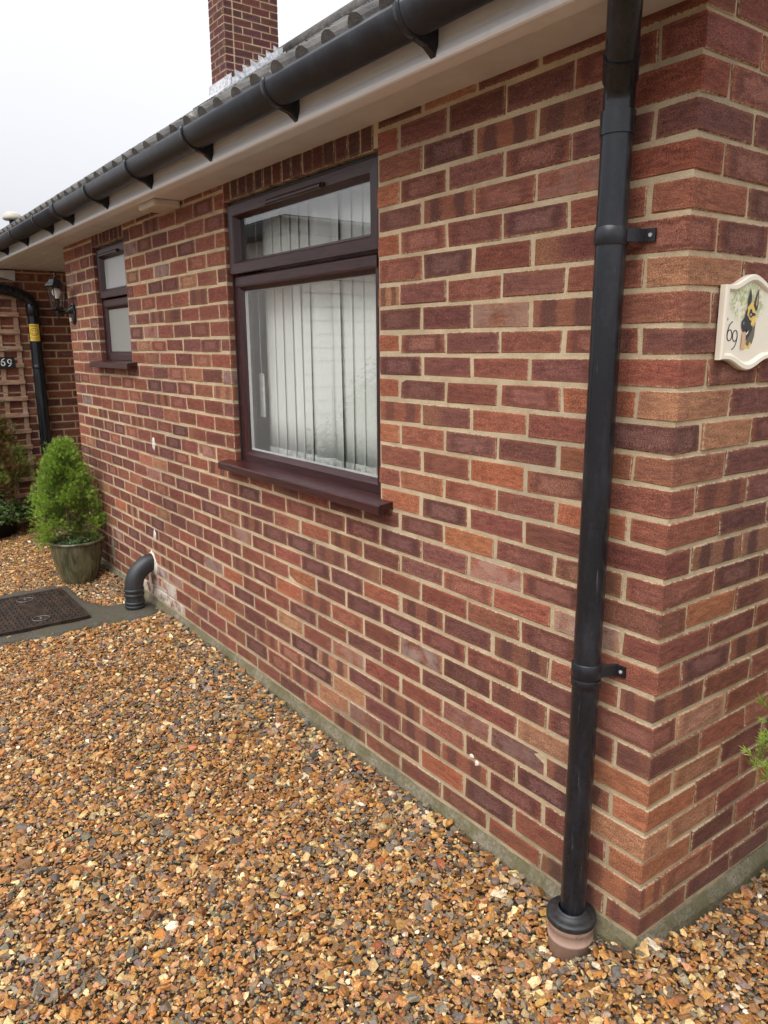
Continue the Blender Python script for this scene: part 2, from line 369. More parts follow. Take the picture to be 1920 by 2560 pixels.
M['beige'] = simple('beige_plastic', (0.60, 0.54, 0.46), 0.45, 0.08, 14)
M['filler'] = simple('white_filler', (0.66, 0.60, 0.52), 0.9, 0.2, 60, 0.9, 90)
M['eye'] = simple('worn_iron', (0.10, 0.09, 0.085), 0.3, 0.5, 60)
M['steel'] = simple('screw_steel', (0.45, 0.42, 0.38), 0.4)
M['render'] = simple('white_painted_render', (0.78, 0.78, 0.76), 0.85, 0.06, 5)
M['clad'] = simple('white_cladding', (0.66, 0.68, 0.66), 0.5, 0.05, 5)
M['dark_fascia'] = simple('dark_grey_fascia', (0.03, 0.034, 0.04), 0.4)
M['flint'] = simple('pale_flint', (0.62, 0.56, 0.45), 0.6, 0.25, 120, 0.4, 300)
M['redfrag'] = simple('red_brick_fragment', (0.42, 0.12, 0.06), 0.85, 0.3, 160, 0.5, 300)
M['cream_stone'] = simple('cream_sandstone', (0.52, 0.42, 0.28), 0.8, 0.25, 150, 0.5, 400)
M['terracap'] = simple('pale_vent_cap', (0.50, 0.46, 0.38), 0.7, 0.15, 20)

# ------------------------------------------------------------------ mesh helpers
def link(o, parent=None):
    COL.objects.link(o)
    if parent is not None: o.parent = parent
    return o
def wloc(o):
    v = Vector((0, 0, 0))
    while o is not None:
        v += o.location; o = o.parent
    return v
def tag(o, label=None, cat=None, group=None, kind=None):
    if label: o['label'] = label
    if cat: o['category'] = cat
    if group: o['group'] = group
    if kind: o['kind'] = kind
    return o
def empty(name, loc, label=None, cat=None, group=None):
    o = bpy.data.objects.new(name, None); o.location = loc; o.empty_display_size = 0.1
    link(o); return tag(o, label, cat, group)

class MB:
    def __init__(s): s.v = []; s.f = []; s.c = []; s.sm = []
    def add(s, vs, fs, col=None, smooth=False):
        o = len(s.v); s.v += [tuple(p) for p in vs]; s.f += [tuple(i + o for i in f) for f in fs]
        s.c += [col or (1, 1, 1, 1)] * len(vs); s.sm += [smooth] * len(fs); return s
    def box(s, x0, x1, y0, y1, z0, z1, r=0.0, col=None):
        a = np.array([(x0 + x1) / 2, (y0 + y1) / 2, (z0 + z1) / 2]); h = np.array([abs(x1 - x0) / 2, abs(y1 - y0) / 2, abs(z1 - z0) / 2])
        if r <= 0:
            vs = [(a[0] + sx * h[0], a[1] + sy * h[1], a[2] + sz * h[2]) for sx in (-1, 1) for sy in (-1, 1) for sz in (-1, 1)]
            return s.add(vs, [(0, 1, 3, 2), (4, 6, 7, 5), (0, 4, 5, 1), (2, 3, 7, 6), (0, 2, 6, 4), (1, 5, 7, 3)], col)
        r = min(r, h.min() * 0.9)
        return s.add(a + CB_SIGN * h - CB_SIGN * r * (1 - CB_ON), CB_F, col)
    def tube(s, pts, r, seg=16, cap=True, col=None, smooth=True):
        pts = [Vector(p) for p in pts]; rs = r if isinstance(r, (list, tuple)) else [r] * len(pts)
        n = len(pts); tang = [(pts[min(i + 1, n - 1)] - pts[max(i - 1, 0)]).normalized() for i in range(n)]
        up = Vector((0, 0, 1)) if abs(tang[0].z) < 0.9 else Vector((1, 0, 0))
        a = tang[0].cross(up).normalized(); vs = []
        for i in range(n):
            a = (a - tang[i] * a.dot(tang[i])).normalized(); b = tang[i].cross(a)
            for k in range(seg):
                t = 2 * math.pi * k / seg
                vs.append(pts[i] + (a * math.cos(t) + b * math.sin(t)) * rs[i])
        fs = [(i * seg + k, i * seg + (k + 1) % seg, (i + 1) * seg + (k + 1) % seg, (i + 1) * seg + k) for i in range(n - 1) for k in range(seg)]
        s.add(vs, fs, col, smooth)
        if cap:
            s.add(vs[:seg], [tuple(range(seg))[::-1]], col); s.add(vs[-seg:], [tuple(range(seg))], col)
        return s
    def lathe(s, prof, cx, cy, seg=32, col=None, smooth=True):
        vs = [(cx + r * math.cos(2 * math.pi * k / seg), cy + r * math.sin(2 * math.pi * k / seg), z) for r, z in prof for k in range(seg)]
        n = len(prof)
        fs = [(i * seg + k, i * seg + (k + 1) % seg, (i + 1) * seg + (k + 1) % seg, (i + 1) * seg + k) for i in range(n - 1) for k in range(seg)]
        return s.add(vs, fs, col, smooth)
    def prism(s, poly, axis, a, b, col=None):
        n = len(poly)
        def p(q, t): return {'x': (t, q[0], q[1]), 'y': (q[0], t, q[1]), 'z': (q[0], q[1], t)}[axis]
        vs = [p(q, a) for q in poly] + [p(q, b) for q in poly]
        fs = [tuple(range(n))[::-1], tuple(range(n, 2 * n))] + [(i, (i + 1) % n, n + (i + 1) % n, n + i) for i in range(n)]
        return s.add(vs, fs, col)
    def build(s, name, mat, parent=None, origin=None, colors=False):
        off = np.array(wloc(parent)) if parent is not None else np.zeros(3)
        org = np.array(origin) if origin is not None else off
        me = bpy.data.meshes.new(name)
        me.from_pydata([tuple(np.array(v) - org) for v in s.v], [], s.f)
        me.polygons.foreach_set('use_smooth', s.sm)
        if colors:
            at = me.attributes.new('tint', 'FLOAT_COLOR', 'POINT'); at.data.foreach_set('color', np.array(s.c, 'f').ravel())
        me.materials.append(mat); me.validate(); me.update()
        import bmesh
        bm = bmesh.new(); bm.from_mesh(me); bmesh.ops.recalc_face_normals(bm, faces=bm.faces); bm.to_mesh(me); bm.free()
        o = bpy.data.objects.new(name, me); o.location = tuple(org - off)
        return link(o, parent)

# chamfered box topology: 24 vertices
CB_SIGN = []; CB_ON = []; _ix = {}
for sx in (-1, 1):
    for sy in (-1, 1):
        for sz in (-1, 1):
            for k in range(3):
                _ix[(sx, sy, sz, k)] = len(CB_SIGN); CB_SIGN.append((sx, sy, sz)); CB_ON.append([1 if j == k else 0 for j in range(3)])
CB_SIGN = np.array(CB_SIGN, float); CB_ON = np.array(CB_ON, float)
CB_F = []
def _cbf():
    pr = [(-1, -1), (1, -1), (1, 1), (-1, 1)]
    for k in range(3):
        o = [j for j in range(3) if j != k]
        for sg in (-1, 1):
            f = []
            for a, b in pr:
                q = [0, 0, 0]; q[k] = sg; q[o[0]] = a; q[o[1]] = b; f.append(_ix[(*q, k)])
            CB_F.append(f)
    for k in range(3):
        o = [j for j in range(3) if j != k]
        for a, b in pr:
            f = []
            for sg, kk in ((-1, o[0]), (1, o[0]), (1, o[1]), (-1, o[1])):
                q = [0, 0, 0]; q[k] = sg; q[o[0]] = a; q[o[1]] = b; f.append(_ix[(*q, kk)])
            CB_F.append(f)
    for sx in (-1, 1):
        for sy in (-1, 1):
            for sz in (-1, 1): CB_F.append([_ix[(sx, sy, sz, k)] for k in range(3)])
    # orient outwards (unit cube test)
    V = CB_SIGN - CB_SIGN * 0.2 * (1 - CB_ON)
    for i, f in enumerate(CB_F):
        p = V[f]; nrm = np.cross(p[1] - p[0], p[2] - p[0])
        if nrm @ p.mean(0) < 0: CB_F[i] = f[::-1]
_cbf(); CB_F = [tuple(f) for f in CB_F]

def project(p):
    c = CAM_R @ (np.asarray(p, float) - CAM_P)
    if c[2] < 0.1: return None
    return 960 + CAM_F * c[0] / c[2], 1280 + CAM_F * c[1] / c[2], c[2]

def text_mesh(txt, size, shear=0.0):
    cu = bpy.data.curves.new('t', 'FONT'); cu.body = txt; cu.size = size; cu.align_x = 'CENTER'; cu.align_y = 'CENTER'; cu.shear = shear; cu.resolution_u = 4
    ob = bpy.data.objects.new('t', cu); COL.objects.link(ob)
    me = bpy.data.meshes.new_from_object(ob.evaluated_get(bpy.context.evaluated_depsgraph_get()))
    vs = [tuple(v.co) for v in me.vertices]; fs = [tuple(p.vertices) for p in me.polygons]
    bpy.data.objects.remove(ob); bpy.data.curves.remove(cu); bpy.data.meshes.remove(me)
    return vs, fs

# ------------------------------------------------------------------ ground
PX0 = -0.16
def gz(x, y):
    h = -0.080 + 0.026 * math.exp(-((x - 0.06) ** 2 + (y - 0.06) ** 2) / 0.03) - 0.022 * math.exp(-((x + 1.6) / 0.7) ** 2) * math.exp(-(y / 0.45) ** 2)
    h += 0.054 * (math.exp(-(y / 0.085) ** 2) if x < 0.05 else math.exp(-((x - 0.02) / 0.10) ** 2)) * (1 - 0.5 * math.exp(-((x - PX0) / 0.09) ** 2))
    h -= 0.022 * math.exp(-((x + 0.17) ** 2 + (y + 0.15) ** 2) / 0.012)
    if x > 0: h += 0.010 * math.exp(-(x / 0.12) ** 2)
    h += 0.010 * mnoise.noise(Vector((x * 1.7, y * 1.7, 0.3))) + 0.006 * mnoise.noise(Vector((x * 5, y * 5, 1.3)))
    return h
b = MB()
xs = np.concatenate([[-60, -30, -15], np.arange(-9.5, 3.01, 0.1), [8, 20, 60]]); ys = np.concatenate([[-60, -30, -12], np.arange(-6, 3.01, 0.1), [8, 20, 60]])
vs = [(x, y, (gz(x, y) if (-9.5 <= x <= 3 and -6 <= y <= 3) else -0.09) - 0.022) for x in xs for y in ys]; ny = len(ys)
b.add(vs, [(i * ny + j, (i + 1) * ny + j, (i + 1) * ny + j + 1, i * ny + j + 1) for i in range(len(xs) - 1) for j in range(ny - 1)], smooth=True)
tag(b.build('ground', M['ground']), kind='structure')

# ------------------------------------------------------------------ the bungalow
HOUSE = empty('bungalow', (0, 0, 0), 'red brick bungalow with dark wood-look windows, white eaves and tiled roof', 'house')
JZ = [0.002, 0.072, 0.155, 0.229, 0.306, 0.381, 0.455, 0.533, 0.609, 0.682, 0.757, 0.829, 0.903, 0.975, 1.051, 1.122, 1.199, 1.273, 1.348,
      1.423, 1.495, 1.564, 1.642, 1.715, 1.796, 1.872, 1.949, 2.024, 2.103, 2.182]
while len(JZ) < 68: JZ.append(JZ[-1] + 0.0755)
XE = -4.87                     # far end of the front wall
WX = -6.70                     # face of the porch wing wall
PITCH = math.atan(0.676)
def roof_z(y): return 2.315 + 0.676 * (y + 0.29)
BIG = (-2.262, -1.122, 0.985, 2.13); SMALL = (-4.205, -3.600, 1.425, 2.135)

TONES = [((0.150, 0.056, 0.046), 24), ((0.178, 0.066, 0.051), 22), ((0.118, 0.049, 0.044), 20), ((0.205, 0.078, 0.056), 13), ((0.142, 0.060, 0.055), 14),
         ((0.270, 0.105, 0.064), 3), ((0.270, 0.140, 0.090), 2), ((0.225, 0.095, 0.068), 5)]
def tone(r):
    t = r.random() * sum(w for _, w in TONES)
    for c, w in TONES:
        t -= w
        if t <= 0: break
    k = r.uniform(0.86, 1.14); return tuple(min(1, x * k * q_ * r.uniform(0.95, 1.05)) for x, q_ in zip(c, (1.31, 1.38, 1.31)))
def pattern(r):
    p = [0, 0, 0]; t = r.random()
    if t < 0.36: p[0] = r.uniform(0.3, 1.0)
    elif t < 0.44: p[1] = r.uniform(0.5, 1.0)
    elif t < 0.52: p[2] = r.uniform(0.4, 0.9) 
    return p
BR = []                        # every brick: centre, half size, tone, pattern, paint, owner
def brick(x0, x1, y0, y1, z0, z1, owner, col=None, pat=None, paint=0.0, jit=0.0026):
    r = rnd
    BR.append(dict(c=np.array([(x0 + x1) / 2, (y0 + y1) / 2, (z0 + z1) / 2]), h=np.array([x1 - x0, y1 - y0, z1 - z0]) / 2,
                   col=col or tone(r), pat=pat or pattern(r), paint=paint, own=owner, jit=jit, flip=r.choice((-1, 1))))
def clip(a, b_, holes):
    out = [(a, b_)]
    for h0, h1 in holes:
        nx = []
        for p, q in out:
            if q <= h0 or p >= h1: nx.append((p, q)); continue
            if h0 - p > 0.028: nx.append((p, h0))
            if q - h1 > 0.028: nx.append((h1, q))
        out = nx
    return out
TAN = (0.40, 0.215, 0.13); ORANGE = (0.37, 0.16, 0.092); SALMON = (0.42, 0.235, 0.16)
for c in range(0, 31):
    z0, z1 = JZ[c] + 0.0050, JZ[c + 1] - 0.0050; zm = (z0 + z1) / 2
    holes = []
    if BIG[2] - 0.02 < zm < BIG[3] + 0.2: holes.append((BIG[0], BIG[1]))
    if SMALL[2] - 0.02 < zm < SMALL[3] + 0.2: holes.append((SMALL[0], SMALL[1]))
    # corner brick, seen from both walls
    odd = c % 2 == 1
    cx, cy = (0.215, 0.1025) if odd else (0.1025, 0.215)
    ccol = None; cp = None
    if c in (2, 3, 4, 5): ccol, cp = rnd.choice([TAN, ORANGE, (0.33, 0.15, 0.085)]), [0, 0, 0]
    if c in (22, 20, 18, 16, 24): ccol, cp = (0.36, 0.195, 0.12) if c in (22, 18) else None, [0, 0, 0]
    if c in (27, 25): ccol, cp = (0.24, 0.085, 0.058), [0, 0, 0]
    brick(-cx, 0, 0, cy, z0, z1, 'front', ccol, cp); BR[-1]['corner'] = True
    if c < 30:
        x = -cx - 0.0095
        while x > XE + 0.02:
            x2 = max(x - 0.2155, XE)
            if x2 - XE < 0.045: x2 = XE
            jl = rnd.uniform(-0.0035, 0.003); jr = rnd.uniform(-0.003, 0.0035)
            for p, q in clip(x2 + jl, x + jr, holes):
                if x2 == XE and p < XE + 0.01: p = XE
                col = None; pt = None; paint = 0.0
                if abs(q - BIG[0]) < 0.01 and q - p < 0.12: pt = [0, 0, 0]
                if abs(p - BIG[1]) < 0.01 and q - p < 0.13 and c in (26, 24, 16, 18, 20): col, pt = rnd.choice([ORANGE, (0.30, 0.115, 0.07)]), [0, 0, 0]
                if c == 14 and -1.02 < (p + q) / 2 < -0.6: col = ORANGE if (p + q) / 2 < -0.7 else (0.30, 0.11, 0.07)
                if c == 15 and -0.7 < (p + q) / 2 < -0.4: col = (0.33, 0.125, 0.07)
                if c in (0, 1, 2) and -3.62 < (p + q) / 2 < -2.95 - 0.16 * c: paint = (1.0, 0.85, 0.5)[c]
                elif rnd.random() < 0.05: paint = rnd.uniform(0.1, 0.3)
                # burnt dark headers at the jambs are laid flush, rest wander a millimetre
                dy = rnd.uniform(-0.0012, 0.0016)
                brick(p, q, dy, 0.1025, z0 + rnd.uniform(-.002, .0015), z1 + rnd.uniform(-.0025, .0015), 'front', col, pt, paint)
            x = x2 - 0.0095
# soldier courses over the two windows; eaves shade is put into their dark tone
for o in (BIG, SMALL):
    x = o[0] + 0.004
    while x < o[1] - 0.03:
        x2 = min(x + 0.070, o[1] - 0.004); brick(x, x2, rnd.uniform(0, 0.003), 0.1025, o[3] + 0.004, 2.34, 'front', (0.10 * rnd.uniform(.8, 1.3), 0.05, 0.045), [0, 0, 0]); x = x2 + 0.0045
# side wall and gable, running away from the corner
for c in range(0, 62):
    z0, z1 = JZ[c] + 0.0050, JZ[c + 1] - 0.0050
    odd = c % 2 == 1
    y = (0.1025 if odd else 0.215) + 0.010
    if c > 30: y = -0.2
    while y < 3.2:
        y2 = y + 0.215
        if z1 < roof_z(y) - 0.05 or c <= 29:
            col = None; pt = None
            if c in (1, 3, 5, 7) and y < 0.25: col, pt = rnd.choice([TAN, SALMON, (0.30, 0.13, 0.08)]), [0.5, 0, 0]
            if c == 13 and 0.1 < y < 0.5: col, pt = (0.26, 0.14, 0.105), [0, 1, 0]
            brick(-0.1025, rnd.uniform(-0.0014, 0.0012), y + rnd.uniform(-.003, .003), y2 + rnd.uniform(-.003, .003), z0 + rnd.uniform(-.001, .001), z1 + rnd.uniform(-.001, .001), 'side', col, pt)
        y = y2 + 0.010
# porch wing wall facing the drive
for c in range(-1, 30):
    z0, z1 = (JZ[c] if c >= 0 else -0.075) + 0.0050, JZ[c + 1] - 0.0050
    y = -0.9 + (0.1125 if c % 2 else 0)
    while y < 1.15:
        k = 0.8; t = tone(rnd)
        brick(WX - 0.1025, WX + rnd.uniform(-.001, .001), y, y + 0.215, z0, z1, 'wing', t, pattern(rnd)); y += 0.225
# chimney stack
CH = (-7.66, -7.29, 2.50, 3.16)
c = 0; z = 3.85
while z < 6.4:
    odd = c % 2
    def row(a, b_, off):
        out = []; p = a + off - 0.225
        while p < b_:
            s0, s1 = max(p, a), min(p + 0.2165, b_)
            if s1 - s0 > 0.03: out.append((s0, s1))
            p += 0.225
        return out
    t = lambda: tuple(x * rnd.uniform(0.75, 1.05) for x in (0.125, 0.052, 0.056))
    ro = row(CH[0], CH[1], 0.1125 if odd else 0.0)
    for s0, s1 in ro: brick(s0, s1, CH[2], CH[2] + 0.1, z, z + 0.0665, 'chimney', t(), [0, 0, 0])
    for s0, s1 in row(CH[2] + 0.112, CH[3], 0.1125 if odd else 0.0): brick(CH[1] - 0.1, CH[1], s0, s1, z, z + 0.0665, 'chimney', t(), [0, 0, 0])
    z += 0.0755; c += 1

# ---- mortar cores (bricks stand 4 mm proud of them)
b = MB(); Y0, Y1 = 0.0025, 0.10; g = 0.003
xsn = [XE + g, SMALL[0] - g, SMALL[1] + g, BIG[0] - g, BIG[1] + g, -0.0045]
b.box(xsn[0], xsn[1], Y0, Y1, -0.012, 2.34); b.box(xsn[2], xsn[3], Y0, Y1, -0.012, 2.34); b.box(xsn[4], xsn[5], Y0, Y1, -0.012, 2.34)
b.box(xsn[1], xsn[2], Y0, Y1, -0.012, SMALL[2] - 0.01); b.box(xsn[3], xsn[4], Y0, Y1, -0.012, BIG[2] - 0.012)
b.box(xsn[1], xsn[2], Y0 + 0.002, Y1, SMALL[3] + 0.006, 2.34); b.box(xsn[3], xsn[4], Y0 + 0.002, Y1, BIG[3] + 0.006, 2.34)
FRONT = b.build('front_wall', M['mortar'], HOUSE)
b = MB(); b.prism([(0.1, -0.012), (7.0, -0.012), (7.0, 2.3), (3.5, roof_z(3.5) - 0.06), (0.1, roof_z(0.1) - 0.06)], 'x', -0.098, -0.0045)
b.prism([(-0.19, 2.345), (0.1, 2.345), (0.1, roof_z(0.1) - 0.06), (-0.19, roof_z(-0.19) - 0.03)], 'x', -0.098, -0.0045)
SIDE = b.build('side_wall', M['mortar'], HOUSE)
b = MB(); b.box(WX - 0.10, WX - 0.0045, -0.9, 1.2, -0.2, 2.2)
b.box(XE + 0.004, XE + 0.1, 0.11, 1.2, -0.1, 2.2); b.box(WX - 0.004, XE + 0.1, 1.205, 1.3, -0.1, 2.2)
b.box(-9.0, WX - 0.102, -0.9, -0.8, -0.2, 2.2)
WING = b.build('porch_wall', M['mortar'], HOUSE)
b = MB(); b.box(CH[0] + 0.0045, CH[1] - 0.0045, CH[2] + 0.0045, CH[3] - 0.0045, 3.0, 6.45)
CHIM = b.build('chimney', M['mortar'], HOUSE)
OWN = dict(front=FRONT, side=SIDE, wing=WING, chimney=CHIM)

# ---- bricks: the 300 that show largest are objects, the rest one mesh
def brick_verts(d):
    h = d['h']; r = 0.0024 + 0.0014 * rnd.random()
    V = CB_SIGN * h - CB_SIGN * r * (1 - CB_ON)
    J = RS.uniform(-1, 1, (8, 3)) * d['jit']
    V = V + J[np.arange(24) // 3] * np.array([1.0, 0.5, 1.0])
    return V
def brick_mesh(name, items, local):
    V = []; F = []; T = []; Pp = []; BL = []; BH = []
    for d in items:
        o = 24 * (len(V)); v = brick_verts(d)
        V.append(v if local else v + d['c']); F += [tuple(i + o for i in f) for f in CB_F]
        T.append(np.tile([*d['col'], d['paint']], (24, 1))); Pp.append(np.tile(d['pat'], (24, 1)))
        bl = (v / d['h']).copy()
        if d.get('corner'): bl[:, 0] = -1 + (bl[:, 0] + 1) * 0.8; bl[:, 1] = 1 - (1 - bl[:, 1]) * 0.8
        else: bl[:, 0] *= d['flip']
        BL.append(bl); BH.append(np.tile(d['h'], (24, 1)))
    V = np.concatenate(V); me = bpy.data.meshes.new(name); me.from_pydata(V.tolist(), [], F)
    for nm, ty, arr, key in (('tint', 'FLOAT_COLOR', T, 'color'), ('pat', 'FLOAT_VECTOR', Pp, 'vector'), ('bl', 'FLOAT_VECTOR', BL, 'vector'), ('bh', 'FLOAT_VECTOR', BH, 'vector')):
        at = me.attributes.new(nm, ty, 'POINT'); at.data.foreach_set(key, np.concatenate(arr).astype('f').ravel())
    me.materials.append(M['brick']); me.update(); return me
def view_area(d):
    q = [project(d['c'] + d['h'] * np.array(sg)) for sg in ((-1, -1, -1), (1, -1, -1), (1, -1, 1), (-1, -1, 1), (1, 1, 1), (1, 1, -1))]
    if any(p is None for p in q): return 0
    us = [min(1920, max(0, p[0])) for p in q]; vs_ = [min(2560, max(0, p[1])) for p in q]
    return (max(us) - min(us)) * (max(vs_) - min(vs_))
for d in BR: d['a'] = view_area(d)
order = sorted(range(len(BR)), key=lambda i: -BR[i]['a'])
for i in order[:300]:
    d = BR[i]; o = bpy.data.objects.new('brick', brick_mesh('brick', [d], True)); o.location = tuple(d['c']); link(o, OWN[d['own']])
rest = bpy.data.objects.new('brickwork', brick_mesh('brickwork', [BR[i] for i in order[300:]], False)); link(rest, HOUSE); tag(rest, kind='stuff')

# ---- concrete footing ledge under the bricks
def ledge(name, p0, p1, outn, seed):
    b = MB(); n = 200; vs = []
    for i in range(n + 1):
        t = i / n; x = p0[0] + (p1[0] - p0[0]) * t; y = p0[1] + (p1[1] - p0[1]) * t
        o = 0.013 + 0.008 * mnoise.noise(Vector((x * 3, y * 3, seed))) + 0.004 * mnoise.noise(Vector((x * 14, y * 14, seed)))
        zt = -0.006 + 0.007 * mnoise.noise(Vector((x * 4, y * 4, seed + 5))) + 0.004 * mnoise.noise(Vector((x * 21, y * 21, seed + 9)))
        for dn, z in ((-0.05, zt + 0.002), (0.001, zt + 0.001), (o * 0.6, zt - 0.012 - 0.4 * o), (o * 1.2, zt - 0.028 - 0.5 * o), (o + 0.02, -0.26)):
            vs.append((x + outn[0] * dn, y + outn[1] * dn, z))
    b.add(vs, [(i * 5 + k, (i + 1) * 5 + k, (i + 1) * 5 + k + 1, i * 5 + k + 1) for i in range(n) for k in range(4)])
    b.add([vs[0], vs[1], vs[2], vs[3], vs[4]], [(0, 1, 2, 3, 4)]); b.add(vs[-5:], [(0, 1, 2, 3, 4)])
    return b.build(name, M['plinth'], HOUSE)
ledge('footing', (0.026, 0), (XE - 0.02, 0), (0, -1), 1.0); ledge('footing', (0, -0.026), (0, 3.2), (1, 0), 2.0)

# ---- eaves
EX0, EX1 = -6.95, 0.24
prof = [(-0.182, 2.37), (-0.200, 2.37), (-0.200, 2.250), (-0.2015, 2.236), (-0.2055, 2.224), (-0.2085, 2.214), (-0.2085, 2.207), (-0.2055, 2.2015), (-0.200, 2.199), (-0.150, 2.199), (-0.150, 2.2065), (-0.182, 2.2065)]
b = MB(); b.prism(prof, 'x', EX0, -5.62); b.build('fascia_board', M['upvc'], HOUSE)
b = MB(); b.prism(prof, 'x', -5.617, EX1); b.build('fascia_board', M['upvc'], HOUSE)
b = MB(); b.box(XE - 0.004, EX1, -0.1805, 0.02, 2.2075, 2.216); b.build('soffit_board', M['soffit'], HOUSE)
for k in range(8):
    y0 = -0.1805 + k * 0.152
    b = MB(); b.box(WX + 0.002, XE - 0.008, y0, y0 + 0.143, 2.2075, 2.216, 0.002); b.build('soffit_board', M['soffit'], HOUSE)
b = MB(); b.box(WX - 0.1, XE, -0.18, 1.3, 2.218, 2.23); b.box(-9, WX - 0.05, -1.0, -0.19, 2.21, 2.3); b.build('eaves_lining', M['underlay'], HOUSE)
b = MB(); b.prism([(-0.16, 2.195), (0.045, 2.195), (0.038, 2.105), (-0.16, 2.155)], 'x', WX + 0.012, WX + 0.022); b.build('box_end', M['soffit'], HOUSE)
b = MB(); b.box(-0.004, EX1, -0.195, 0.0, 2.2165, 2.34); b.build('box_end', M['upvc'], HOUSE)

# ---- roof
RX0, RX1 = -9.1, 0.25
b = MB(); ridge_y = 3.55
b.add([(RX0, -0.26, roof_z(-0.26) - 0.03), (RX1, -0.26, roof_z(-0.26) - 0.03), (RX1, ridge_y, roof_z(ridge_y) - 0.03), (RX0, ridge_y, roof_z(ridge_y) - 0.03),
       (RX0, 7.2, roof_z(-0.1) - 0.03), (RX1, 7.2, roof_z(-0.1) - 0.03)], [(0, 1, 2, 3), (3, 2, 5, 4)])
ROOF = b.build('roof', M['underlay'], HOUSE)
TW, TL = 0.272, 0.335
def tile_mesh():
    prof = []
    for rc in (0.068, 0.204):
        for k in range(7):
            t = math.pi * k / 6; prof.append((rc - 0.036 * math.cos(t), 0.012 + 0.034 * math.sin(t)))
    prof = [(0.0015, 0.012)] + prof + [(TW - 0.0015, 0.012)]
    n = len(prof); vs = []
    for s_, dz in ((0.0, 0.0), (0.40, 0.0)):
        vs += [(x, s_, z + dz) for x, z in prof] + [(x, s_, 0.0) for x, z in prof]
    fs = []
    for i in range(n - 1):
        fs += [(i, i + 1, 2 * n + i + 1, 2 * n + i), (i, n + i, n + i + 1, i + 1)]
    fs += [(n, 3 * n, 4 * n - 1, 2 * n - 1), (0, 2 * n, 3 * n, n), (n - 1, 2 * n - 1, 4 * n - 1, 3 * n - 1)]
    return vs, fs
tv, tf = tile_mesh(); tb = MB(); tb.add(tv, tf); tmp = tb.build('tile', M['tile']); TME = tmp.data; bpy.data.objects.remove(tmp)
ca, sa = math.cos(PITCH), math.sin(PITCH)
tiles = []
for row in range(14):
    for k in range(34):
        x = RX1 - TW * (k + 1) + rnd.uniform(-.002, .002); s_ = row * TL + rnd.uniform(-.004, .004)
        y = -0.305 + s_ * ca; z = roof_z(-0.305) - 0.006 + s_ * sa
        if CH[0] - 0.2 < x < CH[1] - 0.02 and CH[2] - 0.2 < y < CH[3]: continue
        tiles.append((row, x, y, z, rnd.uniform(-0.012, 0.012)))
def trank(t): return (t[0] > 7, t[0] if t[0] > 7 else 0)
indiv = [t for t in tiles if t[0] < 9][:300]; others = [t for t in tiles if t not in indiv]
tilt = math.atan(0.020 / TL)
for row, x, y, z, rr in indiv:
    o = bpy.data.objects.new('tile', TME); o.location = (x, y, z); o.rotation_euler = (PITCH - tilt, rr * 0.4, rr); link(o, ROOF)
ob = MB(); tva = np.array(tv)
for row, x, y, z, rr in others:
    a = PITCH - tilt; R_ = np.array([[1, 0, 0], [0, math.cos(a), -math.sin(a)], [0, math.sin(a), math.cos(a)]])
    ob.add((tva @ R_.T + np.array([x, y, z])).tolist(), tf)
tag(ob.build('tiling', M['tile'], ROOF), kind='stuff')
b = MB(); b.tube([(RX0, ridge_y, roof_z(ridge_y) + 0.0), (RX1, ridge_y, roof_z(ridge_y) + 0.0)], 0.12, 14); b.build('ridge', M['tile'], ROOF)
# lead flashing of the chimney
for k in range(7):
    y0 = CH[2] + 0.01 + k * 0.098; zt = roof_z(y0) + 0.04
    b = MB(); b.prism([(y0, zt), (y0 + 0.108, zt + 0.072), (y0 + 0.108, zt + 0.160), (y0 + 0.060, zt + 0.128), (y0 - 0.010, zt + 0.148)], 'x', CH[1] + 0.002, CH[1] + 0.007 + 0.003 * (k % 2)); b.build('flashing', M['lead'], CHIM)
b = MB(); b.prism([(CH[2] - 0.22, roof_z(CH[2] - 0.22) + 0.05), (CH[2] - 0.005, roof_z(CH[2]) + 0.05), (CH[2] - 0.005, roof_z(CH[2]) + 0.17), (CH[2] - 0.012, roof_z(CH[2]) + 0.17), (CH[2] - 0.02, roof_z(CH[2]) + 0.065), (CH[2] - 0.23, roof_z(CH[2] - 0.23) + 0.062)], 'x', CH[0] - 0.05, CH[1] + 0.14); b.build('flashing', M['lead'], CHIM)
b = MB(); b.prism([(CH[2] - 0.2, roof_z(CH[2] - 0.2) + 0.048), (CH[3], roof_z(CH[3]) + 0.048), (CH[3], roof_z(CH[3]) + 0.06), (CH[2] - 0.2, roof_z(CH[2] - 0.2) + 0.06)], 'x', CH[1] + 0.011, CH[1] + 0.15); b.build('flashing', M['lead'], CHIM)

